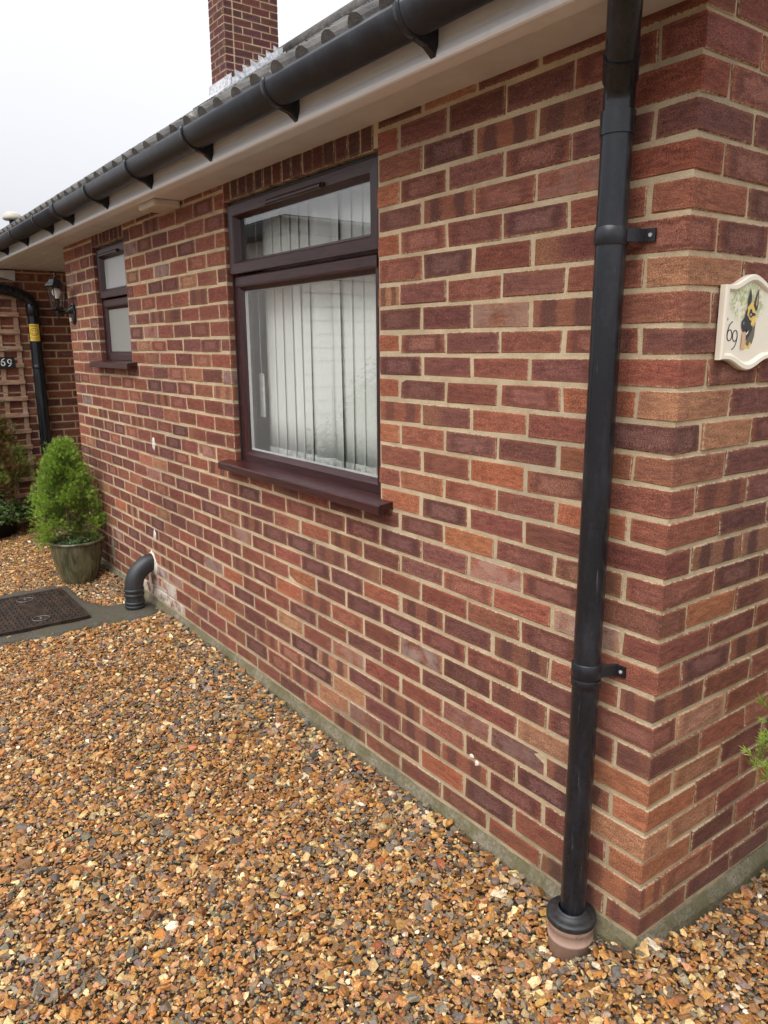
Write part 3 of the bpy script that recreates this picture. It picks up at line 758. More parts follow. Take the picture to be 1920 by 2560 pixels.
# ---- windows (parts of the bungalow)
def rail(b, p0, p1, inward, w, yf, depth, glass_y, lip=0.016):
    """mitred rail from p0 to p1 (x,z outer corners); 'inward' unit vector (x,z) to the pane; bevel falls to the pane"""
    d = Vector((p1[0] - p0[0], p1[1] - p0[1])).normalized(); i = Vector(inward)
    def ring(p, s_):
        P = Vector(p); q = []
        for off, y in ((0, yf + depth), (0, yf + 0.003), (0.003, yf), (w - lip, yf), (w - lip + 0.004, yf + 0.003), (w, glass_y), (w, yf + depth)):
            r = P + i * off + d * off * s_; q.append((r.x, y, r.y))
        return q
    A = ring(p0, 1); B = ring(p1, -1); n = len(A)
    b.add(A + B, [(k, (k + 1) % n, n + (k + 1) % n, n + k) for k in range(n)] + [tuple(range(n))[::-1], tuple(range(n, 2 * n))])
    return b
def frame(parent, name, x0, x1, z0, z1, w, yf, depth, gy, lip=0.016, wb=None):
    wb = wb or w
    for p0, p1, inn, mt in (((x0, z1), (x1, z1), (0, -1), 'frame_x'), ((x1, z0), (x0, z0), (0, 1), 'frame_x'), ((x0, z0), (x0, z1), (1, 0), 'frame_z'), ((x1, z1), (x1, z0), (-1, 0), 'frame_z')):
        rail(MB(), p0, p1, inn, w, yf, depth, gy, lip).build(name, M[mt], parent)
def sill(parent, x0, x1, zt, zf, yb, yfr):
    prof = [(yb, zt), (yfr + 0.006, zf), (yfr, zf - 0.005), (yfr, zf - 0.031), (yfr + 0.004, zf - 0.034), (yfr + 0.016, zf - 0.034), (yfr + 0.018, zf - 0.018), (-0.002, zt - 0.030), (yb, zt - 0.030)]
    b = MB(); b.prism(prof, 'x', x0 + 0.002, x1 - 0.002); s_ = b.build('sill', M['sill'], parent)
    for xa, xb in ((x0 - 0.002, x0 + 0.0018), (x1 - 0.0018, x1 + 0.002)):
        b = MB(); b.prism([(y, z) for y, z in prof], 'x', xa, xb); b.build('sill_cap', M['frame_x'], parent)
def window(label, op, zsplit, yf, trick, upper_pane, lower_pane, sx):
    x0, x1, z0, z1 = op
    b = MB(); b.box(x0 + 0.006, x1 - 0.006, 0.088, 0.096, z0 + 0.02, z0 + 0.03); b.box(x0 + 0.002, x0 + 0.012, yf + 0.006, 0.097, z0, z1); b.box(x1 - 0.012, x1 - 0.002, yf + 0.006, 0.097, z0, z1); b.box(x0 + 0.012, x1 - 0.012, yf + 0.006, 0.097, z1 - 0.01, z1 - 0.001)
    w = b.build('window', M['rubber'], HOUSE); w['label'] = label
    fx0, fx1, fz0, fz1 = x0 + 0.010, x1 - 0.010, z0 + 0.012, z1 - 0.008
    gy = yf + 0.026
    # outer frame + transom: lower light glazed directly, upper light is a sash
    frame(w, 'frame', fx0, fx1, fz0, fz1, 0.030, yf + 0.012, 0.06, yf + 0.03, 0.010)
    frame(w, 'frame', fx0 + 0.006, fx1 - 0.006, fz0 + 0.003, zsplit + 0.012, 0.058, yf + 0.008, 0.05, gy, 0.020)
    b = MB(); b.prism([(yf + 0.004, zsplit - 0.028), (yf + 0.002, zsplit - 0.020), (yf + 0.002, zsplit + 0.012), (yf + 0.008, zsplit + 0.02), (yf + 0.06, zsplit + 0.02), (yf + 0.06, zsplit - 0.028)], 'x', fx0 + 0.03, fx1 - 0.03); b.build('transom', M['frame_x'], w)
    frame(w, 'sash', fx0 + 0.004, fx1 - 0.004, zsplit + 0.026, fz1 - 0.006, 0.060, yf - 0.010, 0.05, yf + 0.022, 0.018)
    b = MB(); b.box(fx0 + 0.055, fx1 - 0.055, yf + 0.020, yf + 0.024, zsplit + 0.08, fz1 - 0.06); b.build('pane', M[upper_pane], w)
    b = MB(); b.box(fx0 + 0.056, fx1 - 0.056, yf + 0.024, yf + 0.028, fz0 + 0.055, zsplit - 0.04); b.build('pane', M[lower_pane], w)
    # trickle vent hood on the sash head
    tx0, tx1, tz = trick
    b = MB(); b.prism([(yf - 0.010, tz + 0.011), (yf - 0.020, tz + 0.010), (yf - 0.026, tz + 0.002), (yf - 0.026, tz - 0.005), (yf - 0.020, tz - 0.008), (yf - 0.010, tz - 0.009)], 'x', tx0 + 0.01, tx1 - 0.01)
    for e, f_ in ((tx0, tx0 + 0.0098), (tx1 - 0.0098, tx1)): b.prism([(yf - 0.010, tz + 0.009), (yf - 0.018, tz + 0.007), (yf - 0.018, tz - 0.005), (yf - 0.010, tz - 0.008)], 'x', e, f_)
    b.build('trickle_vent', M['frame_x'], w)
    sill(w, *sx)
    return w
wb_ = window('large window with fixed lower light and narrow top-hung light, white blind inside', BIG, 1.805, 0.022, (-1.885, -1.455, 2.080), 'glass', 'glass', (-2.325, -1.050, 1.006, 0.996, 0.05, -0.060))
ws_ = window('small narrow window with obscured glass and a top-hung light', SMALL, 1.800, 0.030, (-4.13, -3.74, 2.082), 'obscure', 'obscure', (-4.255, -3.515, 1.442, 1.430, 0.05, -0.060))
# white spacer liner seen at the left of the large pane
b = MB(); b.box(BIG[0] + 0.068, BIG[0] + 0.080, 0.051, 0.062, 1.055, 1.765); b.box(BIG[0] + 0.082, BIG[1] - 0.07, 0.0525, 0.060, 1.055, 1.064); b.build('spacer_bar', M['bead'], wb_)
# rooms behind
b = MB()
for (x0, x1, y0, y1, z0, z1) in ((-3.2, -0.12, 0.104, 2.8, 0.0, 2.205), (-4.78, -3.3, 0.104, 1.6, 0.0, 2.205)):
    V8 = [(x, y, z) for x in (x0, x1) for y in (y0, y1) for z in (z0, z1)]
    b.add(V8, [(0, 1, 3, 2), (4, 6, 7, 5), (2, 3, 7, 6), (0, 2, 6, 4), (1, 5, 7, 3)])
b.build('room', M['room'], HOUSE)

# ---- repairs on the wall
def blob(name, x, z, rx, rz, mat, seed, y=0.0, th=0.005):
    b = MB(); n = 16; ring = []
    for k in range(n):
        t = 2 * math.pi * k / n; q = 1 + 0.45 * mnoise.noise(Vector((math.cos(t) * 1.3, math.sin(t) * 1.3, seed)))
        ring.append((x + rx * q * math.cos(t), z + rz * q * math.sin(t)))
    vs = [(p, y + 0.004, q) for p, q in ring] + [(x + (p - x) * 0.7, y - th, z + (q - z) * 0.7) for p, q in ring] + [(x, y - th * 1.3, z)]
    b.add(vs, [(k, (k + 1) % n, n + (k + 1) % n, n + k) for k in range(n)] + [(n + k, n + (k + 1) % n, 2 * n) for k in range(n)])
    return b.build(name, mat, HOUSE)
blob('filler_patch', -3.33, 0.974, 0.022, 0.045, M['filler'], 1.0); blob('filler_patch', -3.425, 0.407, 0.020, 0.042, M['filler'], 2.2)
blob('filler_patch', -0.634, 0.238, 0.014, 0.007, M['filler'], 6.2, 0.0, 0.003); blob('filler_patch', -0.612, 0.222, 0.008, 0.012, M['filler'], 7.7, 0.0, 0.003)
blob('filler_patch', -4.30, 0.13, 0.035, 0.11, M['plinth'], 3.1, 0.0, 0.003)

# ================================================================== gutter, downpipes
GUT = empty('rain_gutter', (0, -0.265, 2.305), 'black half-round gutter along the white fascia under the tiles', 'gutter')
def half_round(b, x0, x1, r, th, cy, cz, a0=-8, a1=188, n=20):
    vs = []
    for x in (x0, x1):
        for rr in (r, r - th):
            for k in range(n + 1):
                t = math.radians(a0 + (a1 - a0) * k / n); vs.append((x, cy - rr * math.cos(t), cz - rr * math.sin(t)))
    m = n + 1; fs = []
    for k in range(n):
        fs += [(k, k + 1, 2 * m + k + 1, 2 * m + k), (m + k, 3 * m + k, 3 * m + k + 1, m + k + 1), (k, m + k, m + k + 1, k + 1), (2 * m + k, 2 * m + k + 1, 3 * m + k + 1, 3 * m + k)]
    fs += [(0, 2 * m, 3 * m, m), (n, m + n, 3 * m + n, 2 * m + n)]
    b.add(vs, fs, None, True); return b
GC = (-0.2655, 2.302)
half_round(MB(), EX0, -3.808, 0.0565, 0.003, *GC).build('gutter_length', M['gutter'], GUT)
half_round(MB(), -3.804, 0.27, 0.0565, 0.003, *GC).build('gutter_length', M['gutter'], GUT)
for k, bx in enumerate([-0.60, -1.263, -1.903, -2.538, -3.166, -3.806, -4.27, -4.95, -5.62, -6.3]):
    b = half_round(MB(), bx - 0.011, bx + 0.011, 0.0605, 0.0035, GC[0], GC[1], -14, 186, 18)
    if k == 5: half_round(b, bx - 0.034, bx - 0.020, 0.0605, 0.0035, GC[0], GC[1], -14, 186, 18); half_round(b, bx + 0.020, bx + 0.034, 0.0605, 0.0035, GC[0], GC[1], -14, 186, 18)
    b.prism([(-0.2005, 2.29), (-0.2055, 2.29), (-0.2155, 2.268), (-0.238, 2.248), (-0.268, 2.2405), (-0.262, 2.2375), (-0.235, 2.230), (-0.216, 2.2165), (-0.2075, 2.2085), (-0.2045, 2.206), (-0.2005, 2.208)], 'x', bx - 0.010, bx + 0.010)
    b.build('bracket', M['black'], GUT)

PX, PY = -0.160, -0.060
DP = empty('downpipe', (PX, PY, -0.08), 'tall round black rainwater downpipe clipped beside the house corner', 'downpipe')
def lean(z): return PX + 0.004 * (z - 1.0), PY
def pipe_seg(z0, z1, r, name, mat='black', parent=DP, seg=28):
    a = lean(z0); c_ = lean(z1)
    b = MB(); b.tube([(a[0], a[1], z0), (c_[0], c_[1], z1)], r, seg); return b.build(name, M[mat], parent)
pipe_seg(0.0, 0.722, 0.034, 'pipe_length'); pipe_seg(0.7225, 1.985, 0.0342, 'pipe_length')
# socket and swan neck to the gutter outlet
p_ = [lean(2.0)]
b = MB(); x_, y_ = lean(2.0)
b.tube([(x_, y_, 1.965), (x_, y_, 2.012)], 0.0375, 28)
b.build('socket', M['black'], DP)
hd = Vector((0.62, -0.785, 0)); TH_ = math.radians(44)      # bend leaves the wall towards the end of the gutter
b = MB(); path = [(x_, y_, 2.000), (x_, y_, 2.028)]
for k in range(1, 8):
    t = TH_ * k / 7; path.append(tuple(Vector((x_, y_, 2.028)) + hd * 0.055 * (1 - math.cos(t)) + Vector((0, 0, 0.055 * math.sin(t)))))
d_ = hd * math.sin(TH_) + Vector((0, 0, math.cos(TH_))); e = Vector(path[-1])
b.tube(path + [tuple(e + d_ * 0.012)], 0.0335, 28); b.build('lower_bend', M['black'], DP)
b = MB(); b.tube([tuple(e + d_ * 0.004), tuple(e + d_ * 0.050), tuple(e + d_ * 0.056)], [0.0370, 0.0370, 0.0385], 28); b.build('socket', M['black'], DP)
run = (abs(GC[0] - y_) - 0.11 * (1 - math.cos(TH_)) * 0.785) / (0.785 * math.sin(TH_))
q = e + d_ * run
b = MB(); b.tube([tuple(e + d_ * 0.03), tuple(q)], 0.034, 28); b.build('offset_pipe', M['black'], DP)
b = MB(); b.tube([tuple(q - d_ * 0.050), tuple(q - d_ * 0.044), tuple(q - d_ * 0.004)], [0.0385, 0.0370, 0.0370], 28); b.build('socket', M['black'], DP)
b = MB(); path = []
for k in range(8):
    t = TH_ * (1 - k / 7); path.append(tuple(q + hd * 0.055 * (math.cos(t) - math.cos(TH_)) + Vector((0, 0, 0.055 * (math.sin(TH_) - math.sin(t))))))
OX, OY, OZ = path[-1]
b.tube(path + [(OX, OY, max(OZ + 0.01, 2.24))], 0.0335, 28); b.build('upper_bend', M['black'], DP)
b = MB(); b.tube([(OX, OY, 2.262), (OX, OY, 2.235)], [0.052, 0.038], 28); b.build('outlet', M['black'], DP)
print('outlet', OX, OY, OZ)
for zc, lug in ((1.758, 0.0), (0.722, 0.0)):
    cx_, cy_ = lean(zc)
    b = MB(); b.tube([(cx_, cy_, zc - 0.020), (cx_, cy_, zc - 0.017), (cx_, cy_, zc + 0.017), (cx_, cy_, zc + 0.020)], [0.0358, 0.0378, 0.0378, 0.0358], 28)
    if zc < 1: b.tube([(cx_, cy_, zc - 0.045), (cx_, cy_, zc - 0.042), (cx_, cy_, zc - 0.026), (cx_, cy_, zc - 0.023)], [0.035, 0.0372, 0.0372, 0.036], 28)
    for sg in (1, -1):
        b.prism([(cx_ + sg * 0.030, cy_ + 0.010), (cx_ + sg * 0.036, cy_ + 0.006), (cx_ + sg * 0.052, -0.010), (cx_ + sg * 0.076, -0.0075), (cx_ + sg * 0.076, -0.0022), (cx_ + sg * 0.048, -0.0022), (cx_ + sg * 0.030, cy_ + 0.028)], 'z', zc - 0.014, zc + 0.014)
    o = b.build('pipe_clip', M['black'], DP)
    b = MB()
    for sg in (1, -1): b.tube([(cx_ + sg * 0.065, -0.0068, zc), (cx_ + sg * 0.065, -0.0105, zc)], 0.0045, 10)
    b.build('screw', M['steel'], o)
DC = empty('drain_socket', (PX - 0.004, PY - 0.005, -0.12), 'brown drain socket with black rubber ring at the foot of the downpipe', 'drain')
cx_, cy_ = PX - 0.003, PY - 0.006
b = MB(); b.lathe([(0.052, -0.16), (0.0595, -0.16), (0.0595, -0.058), (0.0618, -0.056), (0.0618, -0.050), (0.0600, -0.048), (0.0600, -0.024), (0.0622, -0.022), (0.0622, -0.002), (0.0605, 0.003), (0.054, 0.003)], cx_, cy_, 40); b.build('pipe_socket', M['brownpipe'], DC)
b = MB(); b.lathe([(0.036, -0.004), (0.0660, -0.004), (0.0672, 0.000), (0.0672, 0.008), (0.0655, 0.012), (0.054, 0.013), (0.044, 0.015), (0.0395, 0.020), (0.0370, 0.026), (0.0345, 0.026)], cx_, cy_, 40); b.build('rubber_ring', M['rubber'], DC)

# second downpipe, on the porch wing
DW = empty('wing_downpipe', (WX + 0.062, 0.150, -0.1), 'thick black downpipe on the shaded porch wall behind the lantern', 'downpipe')
wx, wy = WX + 0.062, 0.150
b = MB(); b.tube([(wx, wy, -0.12), (wx, wy, 1.86)], 0.051, 24); b.build('pipe_length', M['black'], DW)
b = MB(); b.lathe([(0.0515, 1.80), (0.058, 1.805), (0.058, 1.90), (0.054, 1.905), (0.046, 1.905)], wx, wy, 24); b.build('socket', M['black'], DW)
b = MB(); b.tube([(wx, wy, 1.90), (wx, wy - 0.015, 1.935), (wx, wy - 0.06, 1.975), (wx, wy - 0.16, 2.015), (wx, wy - 0.45, 2.07)], 0.047, 20); b.build('swan_neck', M['black'], DW)
b = MB(); b.lathe([(0.0515, 1.33), (0.0545, 1.335), (0.0545, 1.36), (0.0515, 1.365)], wx, wy, 24); b.build('pipe_clip', M['black'], DW)

# soil pipe elbow
SP = empty('soil_pipe', (-3.50, -0.13, -0.06), 'grey-black plastic soil pipe elbow entering the wall near the manhole', 'pipe')
sx_, sy_ = -3.505, -0.128
b = MB(); path = [(sx_, sy_, 0.055), (sx_, sy_, 0.085)]
for k in range(1, 11):
    t = math.radians(84) * k / 10; path.append((sx_, sy_ + 0.145 * (1 - math.cos(t)), 0.085 + 0.145 * math.sin(t)))
b.tube(path, 0.055, 28); b.build('elbow', M['soil'], SP)
b = MB(); b.tube([(sx_, sy_, -0.09), (sx_, sy_, 0.06)], 0.055, 28); b.build('pipe_length', M['soil'], SP)
for zc in (0.075, 0.045, -0.028, -0.005):
    b = MB(); b.tube([(sx_, sy_, zc - 0.009), (sx_, sy_, zc - 0.006), (sx_, sy_, zc + 0.006), (sx_, sy_, zc + 0.009)], [0.0565, 0.0605, 0.0605, 0.0565], 28); b.build('ring', M['soil'], SP)
b = MB(); n = 22; vs = []
for k in range(n):
    t = 2 * math.pi * k / n; r0 = 0.050; r1 = 0.075 + 0.018 * mnoise.noise(Vector((math.cos(t) * 1.8, math.sin(t) * 1.8, 4))); vs += [(sx_ + r0 * math.cos(t), -0.012, 0.222 + r0 * math.sin(t)), (sx_ + r1 * math.cos(t), 0.002, 0.222 + r1 * 1.1 * math.sin(t))]
b.add(vs, [(2 * k, 2 * ((k + 1) % n), 2 * ((k + 1) % n) + 1, 2 * k + 1) for k in range(n)]); b.build('filler_collar', M['filler'], SP)

# ================================================================== blind
BL = empty('vertical_blind', (-1.69, 0.16, 1.03), 'off-white vertical slat blind hanging inside the large window', 'blind')
b = MB(); b.box(-2.22, -1.13, 0.135, 0.175, 2.085, 2.115, 0.004); b.build('headrail', M['chain'], BL)
nsl = 14; ang0 = [3, 3.5, 3, 4.5, 4, 8, -30, 14, 5, 3, 3.5, 3, 4.5, 3]
for k in range(nsl):
    xc = -2.155 + k * 0.0765 + rnd.uniform(-.004, .004); a = math.radians(ang0[k] + rnd.uniform(-1, 1)); tw = math.radians(rnd.uniform(-2, 3)); hw = 0.0445
    drift = rnd.uniform(-0.008, 0.008) + (0.016 if k in (5, 7) else 0) - (0.012 if k == 6 else 0)
    vs = []; nz_, nx_ = 6, 4
    for i in range(nz_ + 1):
        t = i / nz_; z = 2.085 + (1.036 - 2.085) * t
        for j in range(nx_ + 1):
            q_ = (j / nx_ - 0.5) * 2; bow = 0.004 * (1 - q_ * q_); aa = a + tw * t
            vs.append((xc + drift * t + q_ * hw * math.cos(aa), 0.155 - q_ * hw * math.sin(aa) + bow, z))
    m = nx_ + 1
    b = MB(); b.add(vs, [(i * m + j, i * m + j + 1, (i + 1) * m + j + 1, (i + 1) * m + j) for i in range(nz_) for j in range(nx_)], None, True)
    o = b.build('slat', M['blind'], BL)
    sol = o.modifiers.new('thick', 'SOLIDIFY'); sol.thickness = 0.0008
    xw = xc + drift
    b = MB(); b.prism([(xw - hw * 0.97, 1.066), (xw + hw * 0.97, 1.066), (xw + hw * 0.97, 1.098), (xw - hw * 0.97, 1.098)], 'y', 0.1375, 0.1395)
    # bottom weight lies in the slat plane
    wv = []
    for q_ in (-1, 1):
        aa = a + tw
        for z in (1.034, 1.064):
            for dd in (-0.0035, -0.0015): wv.append((xw + q_ * hw * 0.96 * math.cos(aa) + dd * math.sin(aa), 0.155 - q_ * hw * 0.96 * math.sin(aa) + dd * math.cos(aa), z))
    b = MB(); b.add(wv, [(0, 1, 3, 2), (4, 6, 7, 5), (0, 4, 5, 1), (2, 3, 7, 6), (0, 2, 6, 4), (1, 5, 7, 3)]); b.build('weight', M['chain'], o)
    if k < nsl - 1:
        x1_ = xc + 0.0765; pts = [(xw + 0.0765 * t_, 0.148, 1.052 - 0.024 * (1 - (2 * t_ - 1) ** 2)) for t_ in np.linspace(0, 1, 9)]
        b = MB(); b.tube(pts, 0.0011, 5); b.build('chain', M['chain'], BL)
b = MB(); b.box(-2.222, -2.180, 0.118, 0.128, 1.20, 1.40, 0.004); b.tube([(-2.20, 0.122, 2.08), (-2.20, 0.122, 1.39)], 0.0012, 6); b.build('cord_weight', M['chain'], BL)

# ================================================================== house plaque on the side wall
PQ = empty('house_plaque', (0, 0.25, 1.57), 'cream ceramic house plaque with a painted shepherd dog and number 69', 'plaque')
pc = 0.250; hw = 0.120
def edge_z(t, top):      # ogee top and bottom edges, t in -1..1
    k = 0.5 + 0.5 * math.cos(math.pi * min(1, abs(t) / 0.82))
    return (1.652 + 0.027 * k) if top else (1.486 - 0.026 * k)
tl = np.linspace(-1, 1, 25)
def outline(s_):
    o = [(pc + hw * t * s_, 1.571 + (edge_z(t, False) - 1.571) * (1 - (1 - s_) * 1.15)) for t in tl]
    o += [(pc + hw * t * s_, 1.571 + (edge_z(t, True) - 1.571) * (1 - (1 - s_) * 1.15)) for t in tl[::-1]]
    return o
rings = [(1.0, 0.002), (1.0, 0.014), (0.975, 0.018), (0.90, 0.018), (0.875, 0.0155), (0.845, 0.011)]
vs = []; n = 50
for s_, x in rings: vs += [(x, y, z) for y, z in outline(s_)]
fs = [(i * n + k, i * n + (k + 1) % n, (i + 1) * n + (k + 1) % n, (i + 1) * n + k) for i in range(len(rings) - 1) for k in range(n)]
b = MB(); b.add(vs, fs); o5 = (len(rings) - 1) * n
b.add([vs[o5 + k] for k in range(n)], [(k, k + 1, n - 2 - k, n - 1 - k) for k in range(24)])
b.add([vs[k] for k in range(n)], [(k, n - 1 - k, n - 2 - k, k + 1) for k in range(24)])
b.build('tablet', M['plaque'], PQ)
def strokes(pts, w, x, place):
    """flat ribbon along points in the plaque plane"""
    b = MB(); P2 = [Vector(p) for p in pts]; vs = []
    for i, p in enumerate(P2):
        t = (P2[min(i + 1, len(P2) - 1)] - P2[max(i - 1, 0)]).normalized(); nn = Vector((-t.y, t.x)); ww = w * (0.55 + 0.6 * abs(t.y))
        for sg in (-1, 1):
            q_ = p + nn * ww * sg; vs.append(place(q_.x, q_.y))
    b.add(vs, [(2 * i, 2 * i + 1, 2 * i + 3, 2 * i + 2) for i in range(len(P2) - 1)]); return b
def six(cx, cz, h, flip=1):
    pts = []
    for t in np.linspace(0, 1, 12):
        a = math.radians(75 + 115 * t); pts.append((cx + 0.30 * h * math.cos(a) * 1.25 + 0.12 * h * (1 - t), cz + h * 0.02 + 0.50 * h * math.sin(a) if t < .99 else cz))
    pts = [(cx + 0.22 * h, cz + 0.52 * h), (cx + 0.08 * h, cz + 0.47 * h), (cx - 0.08 * h, cz + 0.33 * h), (cx - 0.19 * h, cz + 0.10 * h), (cx - 0.22 * h, cz - 0.12 * h)]
    for k in range(1, 21):
        a = math.pi - 2 * math.pi * k / 20 * -1
        pts.append((cx + 0.22 * h * math.cos(a), cz - 0.15 * h + 0.27 * h * math.sin(a)))
    if flip < 0: pts = [(2 * cx - x, 2 * cz - z) for x, z in pts]
    return pts
on_p = lambda dx: (lambda y, z: (dx, y, z))
strokes(six(0.168, 1.548, 0.046), 0.0016, 0, on_p(0.0116)).build('digit', M['ink'], PQ); strokes(six(0.1915, 1.533, 0.046, -1), 0.0016, 0, on_p(0.0116)).build('digit', M['ink'], PQ)
# painted dog's head, built as thin paint layers (y from 0 at left of head, z up; source units millimetres)
def paint(name, pts, col, layer):
    b = MB(); x = 0.0112 + 0.00035 * layer
    P_ = [(0.2065 + u_ * 0.00122, 1.508 + v_ * 0.00104) for u_, v_ in pts]
    cy = sum(p[0] for p in P_) / len(P_); cz = sum(p[1] for p in P_) / len(P_); n = len(P_)
    b.add([(x, *p) for p in P_] + [(x, cy, cz)], [(k, (k + 1) % n, n) for k in range(n)], (*col, 1)); return b.build(name, M['vcol'], PQ, colors=True)
BLK = (0.02, 0.018, 0.018); YEL = (0.72, 0.50, 0.12); BRN = (0.30, 0.17, 0.07)
paint('painted_chest', [(12, 2), (24, 0), (32, 4), (44, 2), (48, 12), (54, 26), (56, 48), (40, 56), (26, 40), (18, 22)], YEL, 1)
paint('painted_neck', [(28, 12), (38, 8), (42, 18), (50, 12), (57, 30), (58, 62), (48, 56), (34, 36)], (0.13, 0.11, 0.08), 2)
paint('painted_head', [(14, 60), (20, 78), (22, 96), (32, 106), (44, 104), (54, 92), (57, 70), (54, 54), (40, 44), (26, 48)], YEL, 3)
paint('painted_ear', [(22, 92), (24, 116), (29, 134), (35, 118), (35, 104), (29, 98)], BLK, 4)
paint('painted_ear', [(44, 98), (50, 116), (58, 135), (61, 116), (60, 92), (54, 84)], BLK, 4)
paint('painted_ear', [(50, 100), (53, 114), (57, 125), (58, 110), (56, 94)], (0.42, 0.27, 0.16), 5)
paint('painted_muzzle', [(6, 52), (6, 62), (14, 70), (24, 76), (34, 66), (46, 60), (46, 44), (36, 30), (26, 20), (22, 30), (26, 40), (12, 40)], BLK, 5)
paint('painted_brow', [(30, 76), (32, 88), (38, 90), (41, 82), (52, 80), (54, 76), (42, 74), (38, 70)], BLK, 6)
paint('painted_brow', [(16, 72), (18, 86), (22, 92), (24, 84), (22, 74)], BLK, 6)
paint('painted_eye', [(33, 77), (35, 80), (38, 79), (37, 75), (34, 74)], (0.5, 0.5, 0.5), 7)
paint('painted_nose', [(8, 58), (11, 62), (15, 61), (15, 56), (11, 54)], (0.16, 0.16, 0.18), 7)
paint('painted_teeth', [(22, 30), (30, 36), (33, 43), (29, 40), (22, 35)], (0.75, 0.7, 0.64), 7)
paint('painted_tongue', [(10, 38), (22, 40), (24, 24), (18, 2), (9, 1), (10, 20)], (0.62, 0.40, 0.26), 7)
paint('painted_cheek', [(42, 52), (50, 60), (55, 70), (50, 72), (42, 66), (38, 58)], (0.80, 0.56, 0.12), 6)
for y_ in (0.153, 0.347):
    b = MB(); b.add([(0.0117, y_ + 0.0035 * math.cos(t), 1.577 + 0.0035 * math.sin(t)) for t in np.linspace(0, 2 * math.pi, 13)[:-1]], [tuple(range(12))]); b.build('screw_hole', M['ink'], PQ)

# ================================================================== lantern
LX, LY = -4.735, -0.106
LN = empty('wall_lantern', (LX, 0, 1.75), 'black coach lantern with clear glass beside the porch corner', 'lantern')
def hexring(r, z, n=6): return [(LX + r * math.cos(math.pi / 6 + 2 * math.pi * k / n), LY + r * math.sin(math.pi / 6 + 2 * math.pi * k / n), z) for k in range(n)]
def hexloft(levels):
    b = MB(); vs = []
    for r, z in levels: vs += hexring(r, z)
    b.add(vs, [(i * 6 + k, i * 6 + (k + 1) % 6, (i + 1) * 6 + (k + 1) % 6, (i + 1) * 6 + k) for i in range(len(levels) - 1) for k in range(6)] + [tuple(range(6)), tuple(range(6 * len(levels) - 6, 6 * len(levels)))]); return b
hexloft([(0.094, 1.930), (0.096, 1.933), (0.072, 1.938), (0.062, 1.950), (0.054, 1.954), (0.040, 1.978), (0.020, 1.988), (0.012, 1.990)]).build('roof', M['lamp_metal'], LN)
b = MB(); b.lathe([(0.006, 1.988), (0.012, 1.996), (0.006, 2.003), (0.007, 2.008), (0.011, 2.014), (0.007, 2.022), (0.001, 2.025)], LX, LY, 12); b.build('finial', M['lamp_metal'], LN)
R0, R1 = 0.066, 0.042
b = hexloft([(R1 * 0.985, 1.794), (R0 * 0.985, 1.930)]); b.build('glass', M['lampglass'], LN)
for k in range(6):
    a_, c_ = hexring(R1, 1.792)[k], hexring(R0, 1.931)[k]; b = MB(); b.tube([a_, c_], 0.0035, 6, smooth=False); b.build('glazing_bar', M['lamp_metal'], LN)
hexloft([(0.016, 1.770), (0.044, 1.782), (0.045, 1.794), (0.038, 1.7945)]).build('base_cup', M['lamp_metal'], LN)
b = MB(); b.lathe([(0.0, 1.708), (0.006, 1.71), (0.008, 1.722), (0.005, 1.73), (0.012, 1.738), (0.012, 1.774)], LX, LY, 12); b.build('stem', M['lamp_metal'], LN)
b = MB(); b.lathe([(0.012, 1.795), (0.014, 1.845), (0.017, 1.852)], LX, LY, 14); b.build('lamp_holder', M['lamp_metal'], LN)
b = MB(); b.lathe([(0.014, 1.850), (0.016, 1.862), (0.027, 1.882), (0.030, 1.898), (0.024, 1.916), (0.010, 1.924), (0.0, 1.925)], LX, LY, 16); b.build('bulb', M['bulb'], LN)
b = MB(); b.tube([(LX, LY, 1.757), (LX, LY + 0.03, 1.757), (LX, LY + 0.055, 1.764), (LX, LY + 0.075, 1.775), (LX, -0.012, 1.778)], [0.011, 0.012, 0.015, 0.024, 0.040], 14); b.build('arm', M['lamp_metal'], LN)
b = MB(); 
for s_, yy in ((1.0, -0.001), ):
    el = [(0.052 * math.cos(t), 0.074 * math.sin(t)) for t in np.linspace(0, 2 * math.pi, 25)[:-1]]
    vs = [(LX + p * k_, y2_, 1.752 + q_ * k_) for k_, y2_ in ((1.0, -0.0012), (1.0, -0.010), (0.8, -0.018), (0.5, -0.022)) for p, q_ in el]
    b.add(vs, [(i * 24 + k, i * 24 + (k + 1) % 24, (i + 1) * 24 + (k + 1) % 24, (i + 1) * 24 + k) for i in range(3) for k in range(24)] + [tuple(range(24)), tuple(range(72, 96))])
b.build('rosette', M['lamp_metal'], LN)
b = MB(); b.tube([(LX, -0.026, 1.700), (LX, -0.028, 1.725)], 0.009, 12); b.build('sensor', M['bulb'], LN)

# soffit vent fixture
b = MB(); b.box(-2.93, -2.72, -0.135, -0.004, 2.176, 2.2070, 0.004)
VT = b.build('soffit_vent', M['beige']); tag(VT, 'small beige box fixed under the white soffit left of the large window', 'vent')
for k in range(5):
    b = MB(); b.box(-2.91 + k * 0.018, -2.90 + k * 0.018, -0.125, -0.05, 2.1735, 2.1765); b.build('louvre', M['beige'], VT)

# mushroom vent cap on the roof far left
vx, vy = -8.25, 0.40; vz = roof_z(vy) + 0.02
VC = empty('roof_vent', (vx, vy, vz), 'pale domed vent cap standing on the roof slope at far left', 'vent')
b = MB(); b.lathe([(0.035, vz - 0.06), (0.035, vz + 0.05)], vx, vy, 16); b.build('neck', M['underlay'], VC)
b = MB(); b.lathe([(0.0, vz + 0.048), (0.085, vz + 0.045), (0.098, vz + 0.055), (0.096, vz + 0.075), (0.080, vz + 0.105), (0.05, vz + 0.125), (0.0, vz + 0.13)], vx, vy, 24); b.build('cap', M['terracap'], VC)

